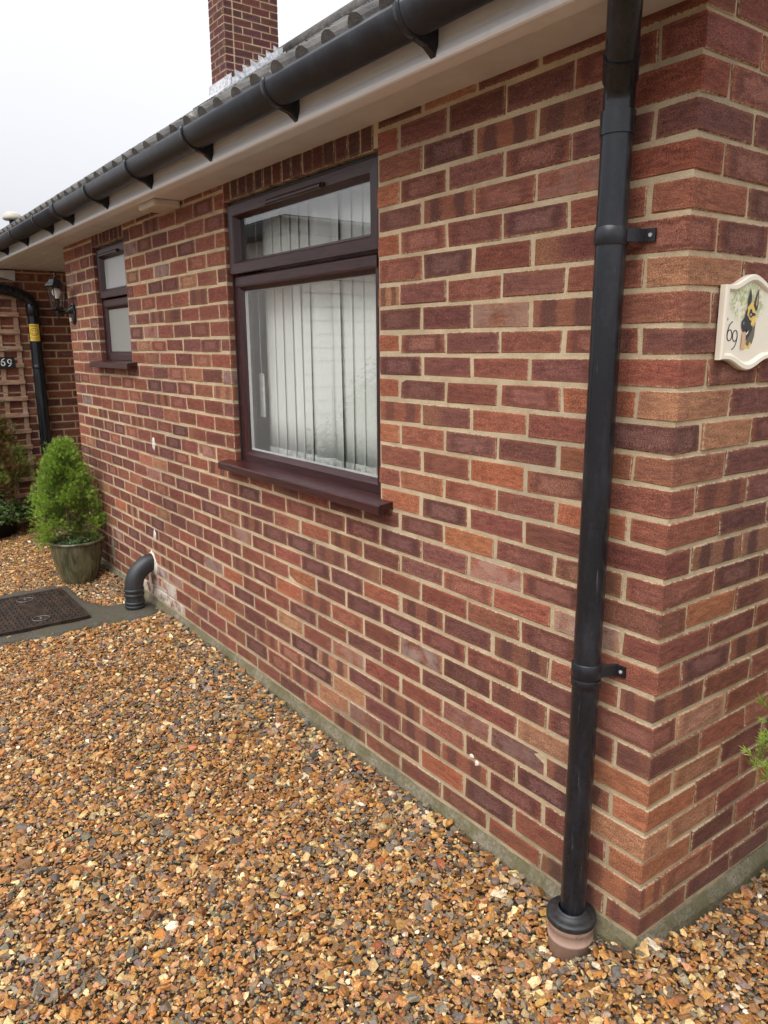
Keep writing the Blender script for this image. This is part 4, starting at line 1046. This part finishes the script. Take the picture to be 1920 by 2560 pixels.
# ================================================================== manhole and its concrete
def pad_z(x, y): return -0.068 + 0.030 * math.exp(-((x + 3.5) ** 2 + (y + 0.11) ** 2) / 0.02) + 0.006 * mnoise.noise(Vector((x * 6, y * 6, 9))) 
PAD = [(-3.33, 0.02), (-3.34, -0.06), (-3.40, -0.20), (-3.42, -0.36), (-3.40, -0.55), (-3.42, -0.80), (-3.40, -1.12), (-4.35, -1.15), (-4.37, -0.75), (-4.38, -0.40), (-4.30, -0.33), (-4.05, -0.31), (-3.85, -0.29), (-3.72, -0.22), (-3.66, -0.10), (-3.64, 0.02)]
def in_poly(x, y, poly, grow=0.0):
    c = False; n = len(poly); j = n - 1
    for i in range(n):
        xi, yi = poly[i]; xj, yj = poly[j]
        if ((yi > y) != (yj > y)) and (x < (xj - xi) * (y - yi) / (yj - yi) + xi): c = not c
        j = i
    return c
b = MB(); idx = {}; st = 0.03
gxs = np.arange(-4.44, -3.28, st); gys = np.arange(-1.2, 0.03, st); vs = []; fs = []
for i, x in enumerate(gxs):
    for j, y in enumerate(gys):
        w_ = in_poly(x + 0.02 * mnoise.noise(Vector((x * 9, y * 9, 2))), y + 0.02 * mnoise.noise(Vector((x * 9, y * 9, 7))), PAD)
        idx[(i, j)] = len(vs); vs.append((x, min(y, -0.001), pad_z(x, y) if w_ else -0.115))
for i in range(len(gxs) - 1):
    for j in range(len(gys) - 1): fs.append((idx[(i, j)], idx[(i + 1, j)], idx[(i + 1, j + 1)], idx[(i, j + 1)]))
b.add(vs, fs, None, True); tag(b.build('concrete_pad', M['pad']), kind='structure')
MX0, MX1, MY0, MY1 = -4.22, -3.55, -0.985, -0.385
MH = empty('manhole_cover', ((MX0 + MX1) / 2, (MY0 + MY1) / 2, -0.07), 'rusty cast iron manhole cover with chequer pattern set in concrete', 'manhole cover')
b = MB(); zt = -0.046
for q_ in ((MX0, MX1, MY0, MY0 + 0.022), (MX0, MX1, MY1 - 0.022, MY1), (MX0, MX0 + 0.022, MY0 + 0.0221, MY1 - 0.0221), (MX1 - 0.022, MX1, MY0 + 0.0221, MY1 - 0.0221)): b.box(*q_, -0.085, zt, 0.002)
b.build('frame', M['iron'], MH)
b = MB(); b.box(MX0 + 0.025, MX1 - 0.025, MY0 + 0.025, MY1 - 0.025, -0.085, zt - 0.004)
PL = b.build('plate', M['iron'], MH)
b = MB()
for i in range(22):
    for j in range(20):
        x = MX0 + 0.045 + i * 0.0278; y = MY0 + 0.045 + j * 0.0268
        if abs(x - (MX0 + MX1) / 2) < 0.145 and abs(y - (MY0 + MY1) / 2 - 0.05) < 0.055: continue
        if min(abs(x - (MX0 + MX1) / 2 - 0.21), abs(x - (MX0 + MX1) / 2 + 0.21)) < 0.05 and abs(y - (MY0 + MY1) / 2 - 0.05) < 0.06: continue
        a = math.pi / 4 if (i + j) % 2 else -math.pi / 4; cx_, cy_ = math.cos(a), math.sin(a); L_, w_ = 0.0125, 0.0030
        P8 = []
        for sx in (-1, 1):
            for sy in (-1, 1):
                for z_, k_ in ((zt - 0.0045, 1.0), (zt - 0.0005, 0.6)): P8.append((x + sx * L_ * cx_ * k_ - sy * w_ * cy_ * k_, y + sx * L_ * cy_ * k_ + sy * w_ * cx_ * k_, z_))
        b.add(P8, [(1, 3, 7, 5), (0, 1, 3, 2), (4, 6, 7, 5), (0, 4, 5, 1), (2, 3, 7, 6)])
tag(b.build('chequer_tread', M['iron'], PL), kind='stuff')
mxc, myc = (MX0 + MX1) / 2, (MY0 + MY1) / 2 + 0.05
b = MB()
for q_ in ((mxc - 0.145, mxc + 0.145, myc - 0.055, myc - 0.048), (mxc - 0.145, mxc + 0.145, myc + 0.048, myc + 0.055)): b.box(*q_, zt - 0.0045, zt - 0.0005)
b.build('name_panel', M['iron'], PL)
for sg in (-1, 1):
    hx = mxc + sg * 0.21
    b = MB(); b.tube([(hx + 0.042 * math.cos(t), myc + 0.048 * math.sin(t), zt - 0.002) for t in np.linspace(0, 2 * math.pi, 25)], 0.0035, 6, cap=False); b.tube([(hx - 0.02, myc, zt - 0.001), (hx + 0.02, myc, zt - 0.001)], 0.006, 8); b.build('lifting_eye', M['eye'], MH)
    
# ================================================================== trellis with signs
TRX = WX + 0.004
TR = empty('trellis', (TRX, -0.2, 0.1), 'weathered wooden lattice trellis on the porch wall at far left', 'trellis')
for k in range(13):
    z = 0.165 + k * 0.150
    b = MB(); b.box(TRX + 0.012, TRX + 0.024, -0.62, 0.038 + rnd.uniform(-.006, .006), z - 0.020, z + 0.020, 0.002); b.build('slat', M['trellis'], TR)
for k in range(5):
    y = 0.010 - k * 0.150
    b = MB(); b.box(TRX, TRX + 0.0118, y - 0.020, y + 0.020, 0.10, 2.05, 0.002); b.build('slat', M['trellis'], TR)
NS = empty('number_sign', (TRX + 0.026, -0.10, 1.393), 'small black slate sign with white number 69 on the trellis', 'sign')
b = MB(); b.box(TRX + 0.0245, TRX + 0.033, -0.215, -0.040, 1.341, 1.443, 0.002); b.build('tablet', M['slate'], NS)
npl = lambda y, z: (TRX + 0.0337, y, z)
strokes(six(-0.140, 1.393, 0.066), 0.0042, 0, npl).build('digit', M['whiteink'], NS); strokes(six(-0.085, 1.393, 0.066, -1), 0.0042, 0, npl).build('digit', M['whiteink'], NS)
# sticker wrapped round the wing downpipe
SK = empty('cctv_sticker', (wx, wy, 1.655), 'yellow smiley CCTV sticker wrapped on the black porch downpipe', 'sticker')
A0 = math.radians(-18)
def wrap(s_, z, r=0.0522): a = A0 + s_ / 0.052; return (wx + r * math.cos(a), wy + r * math.sin(a), 1.655 + z)
b = MB(); vs = []
for i in range(13):
    s_ = -0.047 + 0.094 * i / 12; vs += [wrap(s_, -0.075), wrap(s_, 0.075)]
b.add(vs, [(2 * i, 2 * i + 2, 2 * i + 3, 2 * i + 1) for i in range(12)], None, True); b.build('backing', M['yellow'], SK)
def printed(vs, fs, name, dz=0.0):
    b = MB(); b.add([wrap(v[0], v[1] + dz, 0.0528) for v in vs], fs); return b.build(name, M['ink_brown'], SK)
for txt, sz, dz in (('SMILE!', 0.0225, 0.057), ('YOU ARE ON', 0.0125, -0.047), ('CCTV', 0.0135, -0.061)):
    vs, fs = text_mesh(txt, sz); printed(vs, fs, 'lettering', dz)
def ringm(r, w_, a0=0, a1=360, cz=0.0, n=28):
    vs = []
    for k in range(n + 1):
        t = math.radians(a0 + (a1 - a0) * k / n); vs += [((r - w_) * math.cos(t), cz + (r - w_) * math.sin(t)), (r * math.cos(t), cz + r * math.sin(t))]
    return vs, [(2 * k, 2 * k + 1, 2 * k + 3, 2 * k + 2) for k in range(n)]
printed(*ringm(0.034, 0.004), 'smiley_face', 0.006); printed(*ringm(0.021, 0.0032, 200, 340), 'smiley_mouth', 0.006)
for e_ in (-0.012, 0.012):
    printed([(e_ + 0.004 * math.cos(t), 0.010 + 0.006 * math.sin(t)) for t in np.linspace(0, 2 * math.pi, 11)[:-1]], [tuple(range(10))], 'smiley_eye', 0.006)

# ================================================================== plants
def leaf_mesh(name, V, F, Cc, parent):
    me = bpy.data.meshes.new(name); me.from_pydata(V.tolist(), [], F)
    at = me.attributes.new('tint', 'FLOAT_COLOR', 'POINT'); at.data.foreach_set('color', Cc.astype('f').ravel())
    me.materials.append(M['leaf']); me.update()
    o = bpy.data.objects.new(name, me); return link(o, parent)
def conifer(root, base, height, rad, lean_, seed, cols, nclump, nspr, size, dead=None, splay=1.0, cone=0.9):
    """feathery sprays in clumps over an irregular cone; each spray is a stem with short leaflets"""
    r = np.random.RandomState(seed); base = np.array(base, float)
    V = []; F = []; Cc = []; nv = 0
    tipx, tipy = lean_
    for k in range(nclump):
        h = r.rand() ** 0.85; a = r.rand() * 6.283
        R_ = rad * ((1 - h) ** cone) * (0.72 + 0.42 * r.rand()) * (0.55 + 0.45 * min(1, h / 0.16)) + 0.015
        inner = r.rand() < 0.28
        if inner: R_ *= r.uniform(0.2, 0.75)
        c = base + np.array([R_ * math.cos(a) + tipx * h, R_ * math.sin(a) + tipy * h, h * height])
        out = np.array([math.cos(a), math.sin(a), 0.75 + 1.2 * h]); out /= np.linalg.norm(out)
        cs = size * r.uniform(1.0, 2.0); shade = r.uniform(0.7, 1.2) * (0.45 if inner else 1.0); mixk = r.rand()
        isdead = dead is not None and np.linalg.norm((c - base) / np.array([rad, rad, height]) - np.array(dead[0])) < dead[1] * r.uniform(0.6, 1.2)
        for s_ in range(nspr):
            d = out + r.randn(3) * 0.42 * splay; d /= np.linalg.norm(d)
            p = c + r.randn(3) * cs * 0.55 - out * cs * 0.4 * r.rand()
            L = size * r.uniform(0.7, 1.4)
            sd_ = np.cross(d, r.randn(3)); sd_ /= np.linalg.norm(sd_) + 1e-9; up = np.cross(d, sd_)
            col = np.array(cols[0]) * (1 - mixk) + np.array(cols[1]) * mixk
            t_ = np.dot(p - c, out) / cs
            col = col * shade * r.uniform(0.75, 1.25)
            if isdead and r.rand() < 0.8: col = np.array(dead[2]) * r.uniform(0.5, 1.3)
            tip = np.array(cols[2]) * shade if not isdead else col
            for q_, (t0, ang) in enumerate(((0.0, 0.0), (0.15, 0.75), (0.2, -0.75), (0.45, 0.65), (0.5, -0.65), (0.3, 0.5))):
                dir_ = d * math.cos(ang) + (sd_ if q_ < 5 else up) * math.sin(ang)
                wv = np.cross(dir_, up if q_ < 5 else sd_); wv /= np.linalg.norm(wv) + 1e-9
                l_ = L * (1.0 if q_ == 0 else 0.55 * (1 - t0 * 0.5)); w_ = l_ * (0.05 if q_ == 0 else 0.085)
                p0 = p + d * L * t0
                V += [p0 - wv * w_ * 0.5, p0 + dir_ * l_ * 0.45 + wv * w_, p0 + dir_ * l_, p0 + dir_ * l_ * 0.45 - wv * w_]
                F.append((nv, nv + 1, nv + 2, nv + 3)); nv += 4
                Cc += [[*col * 0.8, 1], [*col, 1], [*tip, 1], [*col, 1]]
    V = np.array(V); off = np.array(wloc(root))
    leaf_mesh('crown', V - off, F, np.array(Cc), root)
    b = MB(); b.tube([tuple(base - np.array([0, 0, 0.04])), tuple(base + np.array([tipx * 0.4, tipy * 0.4, height * 0.4])), tuple(base + np.array([tipx * 0.85, tipy * 0.85, height * 0.85]))], [0.018 * rad / 0.25, 0.012 * rad / 0.25, 0.003], 8)
    for k in range(14):
        h = 0.05 + 0.7 * r.rand(); a = r.rand() * 6.283; p0 = base + np.array([tipx * h, tipy * h, height * h]); R_ = rad * (1 - h) * 0.8
        b.tube([tuple(p0), tuple(p0 + np.array([R_ * 0.5 * math.cos(a), R_ * 0.5 * math.sin(a), 0.02])), tuple(p0 + np.array([R_ * math.cos(a), R_ * math.sin(a), 0.08 * height]))], [0.006 * rad / 0.25, 0.004 * rad / 0.25, 0.001], 5)
    b.build('trunk', M['bark'], root)
def leafy(root, base, rx, ry, rz, seed, cols, n, size, name='crown'):
    r = np.random.RandomState(seed); V = []; F = []; Cc = []; nv = 0; base = np.array(base, float)
    for k in range(n):
        d = r.randn(3); d /= np.linalg.norm(d); d[2] = abs(d[2]); q_ = r.uniform(0.55, 1.05)
        nz_ = 0.8 + 0.35 * mnoise.noise(Vector(d * 2.3 + seed))
        p = base + d * np.array([rx, ry, rz]) * q_ * nz_
        nrm = d + r.randn(3) * 0.5 + np.array([0, 0, 0.5]); nrm /= np.linalg.norm(nrm)
        a = np.cross(nrm, r.randn(3)); a /= np.linalg.norm(a); c = np.cross(nrm, a); L = size * r.uniform(0.6, 1.3); w_ = L * 0.42
        V += [p, p + a * L * 0.5 + c * w_ + nrm * 0.1 * L, p + a * L, p + a * L * 0.5 - c * w_ + nrm * 0.1 * L]; F.append((nv, nv + 1, nv + 2, nv + 3)); nv += 4
        m_ = r.rand(); col = (np.array(cols[0]) * (1 - m_) + np.array(cols[1]) * m_) * r.uniform(0.65, 1.2)
        if len(cols) > 2 and r.rand() < 0.15: col = np.array(cols[2])
        Cc += [[*col, 1]] * 4
    leaf_mesh(name, np.array(V) - np.array(wloc(root)), F, np.array(Cc), root)
LIME = ((0.105, 0.215, 0.020), (0.22, 0.355, 0.038), (0.38, 0.53, 0.085))
DARK = ((0.085, 0.145, 0.026), (0.16, 0.22, 0.038), (0.26, 0.32, 0.06))

px_, py_ = -4.42, -0.212; pz0 = -0.088; pz1 = 0.222
PT = empty('plant_pot', (px_, py_, pz0), 'olive glazed round plant pot with drip marks standing against the brick wall', 'pot')
b = MB(); b.lathe([(0.0, pz0), (0.105, pz0), (0.116, pz0 + 0.02), (0.148, pz0 + 0.12), (0.168, pz0 + 0.22), (0.174, pz0 + 0.285), (0.172, pz0 + 0.292)], px_, py_, 40); b.build('body', M['pot'], PT)
b = MB(); b.lathe([(0.170, pz1 - 0.020), (0.186, pz1 - 0.016), (0.192, pz1 - 0.006), (0.188, pz1 + 0.002), (0.170, pz1 + 0.002), (0.158, pz1 - 0.006), (0.155, pz1 - 0.05)], px_, py_, 40); b.build('rim', M['pot'], PT)
b = MB(); b.lathe([(0.162, pz1 - 0.035), (0.08, pz1 - 0.025), (0.0, pz1 - 0.022)], px_, py_, 24); b.build('soil', M['soilbed'], PT)
CN = empty('potted_conifer', (px_, py_, pz1 - 0.03), 'bright lime green conical dwarf conifer growing in the olive pot', 'shrub')
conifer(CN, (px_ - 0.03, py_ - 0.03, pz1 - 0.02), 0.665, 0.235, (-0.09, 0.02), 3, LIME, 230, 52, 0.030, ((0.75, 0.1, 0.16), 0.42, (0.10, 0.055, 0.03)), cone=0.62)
TH = empty('trailing_plant', (px_ + 0.10, py_ - 0.04, pz1), 'small low green plant spilling over the front rim of the olive pot', 'plant')
leafy(TH, (px_ + 0.10, py_ - 0.02, pz1 - 0.01), 0.075, 0.14, 0.05, 5, ((0.05, 0.10, 0.035), (0.12, 0.19, 0.07)), 900, 0.017, 'foliage')

qx, qy = -6.28, -0.46
PB = empty('black_planter', (qx, qy, -0.09), 'black plastic planter behind the olive pot at far left', 'planter')
b = MB(); b.lathe([(0.0, -0.085), (0.20, -0.085), (0.245, 0.12), (0.255, 0.125), (0.255, 0.14), (0.24, 0.14), (0.235, 0.10)], qx, qy, 32); b.build('body', M['rubber'], PB)
b = MB(); b.lathe([(0.236, 0.10), (0.0, 0.11)], qx, qy, 24); b.build('soil', M['soilbed'], PB)
C2 = empty('tall_conifer', (qx, qy, 0.10), 'taller dull green conifer with browned shoots in front of the trellis', 'shrub')
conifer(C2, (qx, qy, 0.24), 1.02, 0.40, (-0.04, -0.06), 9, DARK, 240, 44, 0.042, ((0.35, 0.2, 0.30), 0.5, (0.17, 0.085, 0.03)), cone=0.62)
S2 = empty('low_shrub', (qx, qy, 0.10), 'low leafy dark green shrub skirting the black planter', 'shrub')
leafy(S2, (qx + 0.03, qy + 0.02, 0.06), 0.40, 0.42, 0.25, 12, ((0.06, 0.11, 0.03), (0.12, 0.19, 0.05), (0.15, 0.11, 0.085)), 8000, 0.028, 'foliage')
b = MB(); 
for k in range(10):
    a = k * 0.63; b.tube([(qx, qy, 0.10), (qx + 0.2 * math.cos(a), qy + 0.2 * math.sin(a), 0.2), (qx + 0.30 * math.cos(a), qy + 0.30 * math.sin(a), 0.16)], [0.006, 0.004, 0.002], 5)
b.build('stems', M['bark'], S2)

ex, ey = 0.455, 0.415
C3 = empty('side_conifer', (ex, ey, -0.08), 'yellow-green conifer reaching in at the right edge by the side wall', 'shrub')
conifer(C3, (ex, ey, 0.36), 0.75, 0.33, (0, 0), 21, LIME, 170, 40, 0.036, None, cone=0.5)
b = MB(); b.tube([(ex + 0.02, ey, -0.12), (ex, ey, 0.36)], [0.026, 0.02], 10); b.build('trunk', M['bark'], C3)

# ================================================================== gravel
def stone_lib(n, sub, seed, pebbles=0.07):
    """split-flint shards: convex hulls of a few points; some are worn pebbles"""
    import bmesh
    out = []; r = np.random.RandomState(seed)
    for k in range(n):
        bm = bmesh.new(); ang = r.rand() > pebbles
        if ang:
            P = r.randn(r.randint(9, 15), 3); P /= np.linalg.norm(P, axis=1)[:, None]
            P = np.sign(P) * np.abs(P) ** 0.75 * r.uniform(0.75, 1.0, (len(P), 1))
            P = P * np.array([1.0, r.uniform(0.5, 0.95), r.uniform(0.28, 0.62)])
            for p in P: bm.verts.new(p)
            res = bmesh.ops.convex_hull(bm, input=bm.verts)
            bmesh.ops.delete(bm, geom=list({v for v in res['geom_interior'] if isinstance(v, bmesh.types.BMVert)}), context='VERTS')
            bmesh.ops.triangulate(bm, faces=bm.faces)
        else:
            bmesh.ops.create_icosphere(bm, subdivisions=sub, radius=1.0)
        bm.verts.index_update()
        V = np.array([v.co[:] for v in bm.verts]); F = np.array([[v.index for v in f.verts] for f in bm.faces]); bm.free()
        if not ang:
            for c in range(r.randint(1, 4)):
                nrm = r.randn(3); nrm /= np.linalg.norm(nrm); V = V - np.outer(np.maximum(V @ nrm - r.uniform(0.6, 0.85), 0), nrm)
            V = V * (1 + r.randn(len(V), 1) * 0.035) * np.array([1.0, r.uniform(0.55, 0.85), r.uniform(0.35, 0.55)])
        V /= np.abs(V[:, :2]).max(); out.append((V, F, ang))
    return out
LIB_N = stone_lib(70, 2, 5); LIB_F = stone_lib(50, 1, 6)
PAL = np.array([[0.40, 0.185, 0.050], [0.47, 0.26, 0.090], [0.32, 0.15, 0.052], [0.53, 0.36, 0.175], [0.66, 0.52, 0.31], [0.22, 0.115, 0.055], [0.16, 0.138, 0.115], [0.115, 0.10, 0.097], [0.24, 0.21, 0.165], [0.80, 0.74, 0.63], [0.34, 0.12, 0.06], [0.43, 0.22, 0.12], [0.20, 0.148, 0.135]])
PW = np.array([18, 17, 15, 14, 6.5, 10, 6.5, 4.5, 5.5, 1.2, 1.2, 9, 4.0])
GREYW = np.array([9, 9, 8, 10, 9, 7, 14, 11, 12, 2, 2, 6, 10.0])
def excluded(x, y):
    if y > -0.028 and x < 0.026: return True
    if 0 <= x < 0.03 and y > -0.03: return True
    if (x - PX) ** 2 + (y - PY) ** 2 < 0.066 ** 2: return True
    if (x - px_) ** 2 + (y - py_) ** 2 < 0.100 ** 2: return True
    if (x - qx) ** 2 + (y - qy) ** 2 < 0.2 ** 2: return True
    if x < WX: return True
    if -4.45 < x < -3.25 and in_poly(x, y, PAD): return rnd.random() > (0.03 if in_poly(x, y + 0.05, PAD) and in_poly(x + 0.05, y - 0.05, PAD) else 0.30)
    return False
pts = []
def scatter(x0, x1, y0, y1, pitch, keep):
    ny_ = int((y1 - y0) / (pitch * 0.87))
    for j in range(ny_):
        y = y0 + j * pitch * 0.87
        for i in range(int((x1 - x0) / pitch)):
            x = x0 + (i + 0.5 * (j % 2)) * pitch + rnd.uniform(-.42, .42) * pitch; yy = y + rnd.uniform(-.42, .42) * pitch
            p = project((x, yy, -0.09)); vis = p is not None and -160 < p[0] < 2080 and -100 < p[1] < 2720
            if keep(vis, p) and not excluded(x, yy): pts.append((x, yy, p[2] if vis else 9.0, vis))
# inside the field of view: stones touch and overlap; around it a thinner spread over the textured bed
scatter(-6.7, 1.0, -2.3, 0.0, 0.0116, lambda v, p: v)
scatter(0.03, 0.9, -0.05, 1.6, 0.0116, lambda v, p: v)
scatter(-6.7, 1.3, -2.5, 0.0, 0.030, lambda v, p: not v)
scatter(0.03, 1.3, 0.0, 1.8, 0.030, lambda v, p: not v)
pts = np.array(pts); NP = len(pts)
G = np.array([gz(x, y) for x, y in pts[:, :2]])
def bake(name, sel, lib, scale_lo, scale_hi):
    r = np.random.RandomState(77); VV = []; FF = []; CC = []; SM = []; nv = 0
    lib_id = r.randint(0, len(lib), len(sel)); base_n = lib[0][0].shape[0]
    for li in range(len(lib)):
        s_ = sel[lib_id == li]; m = len(s_)
        if not m: continue
        V0, F0, ang = lib[li]
        x, y = pts[s_, 0], pts[s_, 1]
        near = np.clip(1 - np.abs(y) / 0.35, 0, 1) * (x < 0.05)                   # drain stones along the wall
        size = np.exp(r.normal(math.log(0.0079), 0.42, m)) * (1 + 0.45 * near * r.rand(m)); size = np.clip(size, 0.0035, 0.022)
        size = np.where(pts[s_, 3] > 0.5, size, size * 1.9)
        yaw = r.rand(m) * 6.283; tx = r.normal(0, 0.30, m); ty = r.normal(0, 0.30, m)
        cy, sy, cx, sx, cz, sz = np.cos(ty), np.sin(ty), np.cos(tx), np.sin(tx), np.cos(yaw), np.sin(yaw)
        Rm = np.empty((m, 3, 3)); Z = np.zeros(m); O = np.ones(m)
        Rx = np.stack([np.stack([O, Z, Z], -1), np.stack([Z, cx, -sx], -1), np.stack([Z, sx, cx], -1)], 1)
        Ry = np.stack([np.stack([cy, Z, sy], -1), np.stack([Z, O, Z], -1), np.stack([-sy, Z, cy], -1)], 1)
        Rz = np.stack([np.stack([cz, -sz, Z], -1), np.stack([sz, cz, Z], -1), np.stack([Z, Z, O], -1)], 1)
        Rm = Rx @ Ry @ Rz
        V = np.einsum('mij,nj->mni', Rm, V0) * size[:, None, None]
        zz = G[s_] + r.uniform(-0.005, 0.004, m) + size * 0.20
        V = V + np.stack([x, y, zz], -1)[:, None, :]
        patch = np.array([mnoise.noise(Vector((a * 1.3, b_ * 1.3, 4.0))) + 0.6 * mnoise.noise(Vector((a * 4.0, b_ * 4.0, 8.0))) for a, b_ in zip(x, y)])
        gw = np.clip(near * 0.9 + np.clip(patch * 1.3, -0.15, 0.55), 0, 1)
        ci = np.array([r.choice(13, p=(lambda w: w / w.sum())(PW * (1 - g_) + GREYW * g_)) for g_ in gw]) if m < 20000 else r.randint(0, 13, m)
        col = PAL[ci] * np.array([0.90, 0.86, 0.75]) * r.uniform(0.62, 1.28, (m, 1)) * r.uniform(0.93, 1.07, (m, 3))
        VV.append(V.reshape(-1, 3)); FF.append((F0[None] + (nv + np.arange(m) * len(V0))[:, None, None]).reshape(-1, 3)); nv += m * len(V0)
        CC.append(np.repeat(np.c_[col, np.ones(m)], len(V0), 0)); SM.append(np.full(m * len(F0), not ang))
    V = np.concatenate(VV).astype('f'); F = np.concatenate(FF).astype('i'); C_ = np.concatenate(CC).astype('f'); SMa = np.concatenate(SM)
    me = bpy.data.meshes.new(name); me.vertices.add(len(V)); me.vertices.foreach_set('co', V.ravel())
    me.loops.add(F.size); me.loops.foreach_set('vertex_index', F.ravel()); me.polygons.add(len(F))
    me.polygons.foreach_set('loop_start', np.arange(0, F.size, 3, dtype='i')); me.polygons.foreach_set('loop_total', np.full(len(F), 3, 'i')); me.polygons.foreach_set('use_smooth', SMa)
    at = me.attributes.new('tint', 'FLOAT_COLOR', 'POINT'); at.data.foreach_set('color', C_.ravel())
    me.materials.append(M['stone']); me.update(calc_edges=True); me.validate()
    return me, len(F)
sel_n = np.where(pts[:, 2] < 2.35)[0]; sel_f = np.where(pts[:, 2] >= 2.35)[0]
print('stones near', len(sel_n), 'far', len(sel_f))
for nm, sel, lib in (('gravel', sel_n, LIB_N), ('gravel', sel_f, LIB_F)):
    pass
me_a, na = bake('gravel', sel_n, LIB_N, 0, 0); me_b, nb = bake('gravel', sel_f, LIB_F, 0, 0)
print('gravel triangles', na, nb)
ga = bpy.data.objects.new('gravel', me_a); link(ga); tag(ga, 'loose golden and grey gravel in front of the wall, near the camera', 'gravel', kind='stuff')
gb = bpy.data.objects.new('gravel', me_b); link(gb); tag(gb, 'loose golden gravel drive stretching back along the wall', 'gravel', kind='stuff')
# a few stones that stand out
def rock(name, x, y, sx, sy, sz, yaw, mat, label, seed, dz=0.004):
    V, F, a = stone_lib(1, 2, seed)[0]
    c_, s_ = math.cos(yaw), math.sin(yaw); Vs = V * np.array([sx, sy, sz]); z = gz(x, y) + dz
    Vs = np.c_[Vs[:, 0] * c_ - Vs[:, 1] * s_ + x, Vs[:, 0] * s_ + Vs[:, 1] * c_ + y, Vs[:, 2] + z]
    b = MB(); b.add(Vs.tolist(), [tuple(f) for f in F]); o = b.build(name, mat, None, (x, y, z)); tag(o, label, 'stone')
rock('pale_stone', -0.396, -0.102, 0.030, 0.020, 0.024, 0.5, M['cream_stone'], 'large cream stone in the gravel left of the drain socket', 31)
rock('red_stone', -1.20, -0.055, 0.022, 0.014, 0.020, 0.2, M['redfrag'], 'bright red brick fragment lying in the gravel by the wall', 33)
rock('white_stone', -1.033, -0.157, 0.024, 0.010, 0.012, 0.3, M['flint'], 'white flint shard lying on the golden gravel', 35)
rock('round_stone', -0.985, -0.060, 0.020, 0.017, 0.020, 0.9, M['cream_stone'], 'mossy yellowish round stone touching the concrete footing', 38)

# ================================================================== across the drive (seen mirrored in the panes)
NB = empty('outbuilding', (-9.4, -5.5, -0.1), 'white outbuilding with dark fascia across the drive, mirrored in the window', 'building')
nx0, nx1, ny0, ny1, nzt = -11.5, -8.15, -9.0, -3.65, 2.95
b = MB(); b.box(nx0, nx1, ny0, ny1, -0.15, nzt); b.build('wall', M['render'], NB)
for k in range(13):
    z = 0.6 + k * 0.18; b = MB(); b.prism([(nx1 + 0.002, z), (nx1 + 0.028, z), (nx1 + 0.010, z + 0.178), (nx1 + 0.002, z + 0.178)], 'y', ny0, ny1 - 0.12) if False else None
    b = MB(); b.add([(nx1 + 0.002, ny0, z), (nx1 + 0.026, ny0, z), (nx1 + 0.010, ny0, z + 0.178), (nx1 + 0.002, ny0, z + 0.178), (nx1 + 0.002, ny1 - 0.12, z), (nx1 + 0.026, ny1 - 0.12, z), (nx1 + 0.010, ny1 - 0.12, z + 0.178), (nx1 + 0.002, ny1 - 0.12, z + 0.178)], [(0, 1, 2, 3), (4, 7, 6, 5), (0, 4, 5, 1), (1, 5, 6, 2), (2, 6, 7, 3)]); b.build('cladding_board', M['clad'], NB)
b = MB(); b.box(nx0 - 0.2, nx1 + 0.25, ny0 - 0.2, ny1 + 0.25, nzt + 0.003, nzt + 0.17, 0.01); b.build('fascia', M['dark_fascia'], NB)
b = MB(); b.box(nx0 - 0.15, nx1 + 0.20, ny0 - 0.15, ny1 + 0.20, nzt + 0.172, nzt + 0.20); b.build('roof', M['underlay'], NB)
b = MB(); b.tube([(nx1 + 0.30, ny0, nzt + 0.12), (nx1 + 0.30, ny1 + 0.30, nzt + 0.12)], 0.05, 12); b.build('gutter', M['gutter'], NB)
HG = empty('hedge', (-7.6, -3.9, -0.1), 'clipped green hedge in front of the outbuilding across the drive', 'hedge')
leafy(HG, (-7.5, -5.2, -0.1), 0.45, 1.9, 1.75, 40, ((0.05, 0.09, 0.02), (0.11, 0.16, 0.035)), 9000, 0.09, 'foliage')
b = MB()
for k in range(9): b.tube([(-7.5, -6.7 + k * 0.36, -0.1), (-7.45, -6.65 + k * 0.36, 0.5), (-7.5, -6.7 + k * 0.36, 1.0)], [0.02, 0.012, 0.004], 6)
b.build('stems', M['bark'], HG)
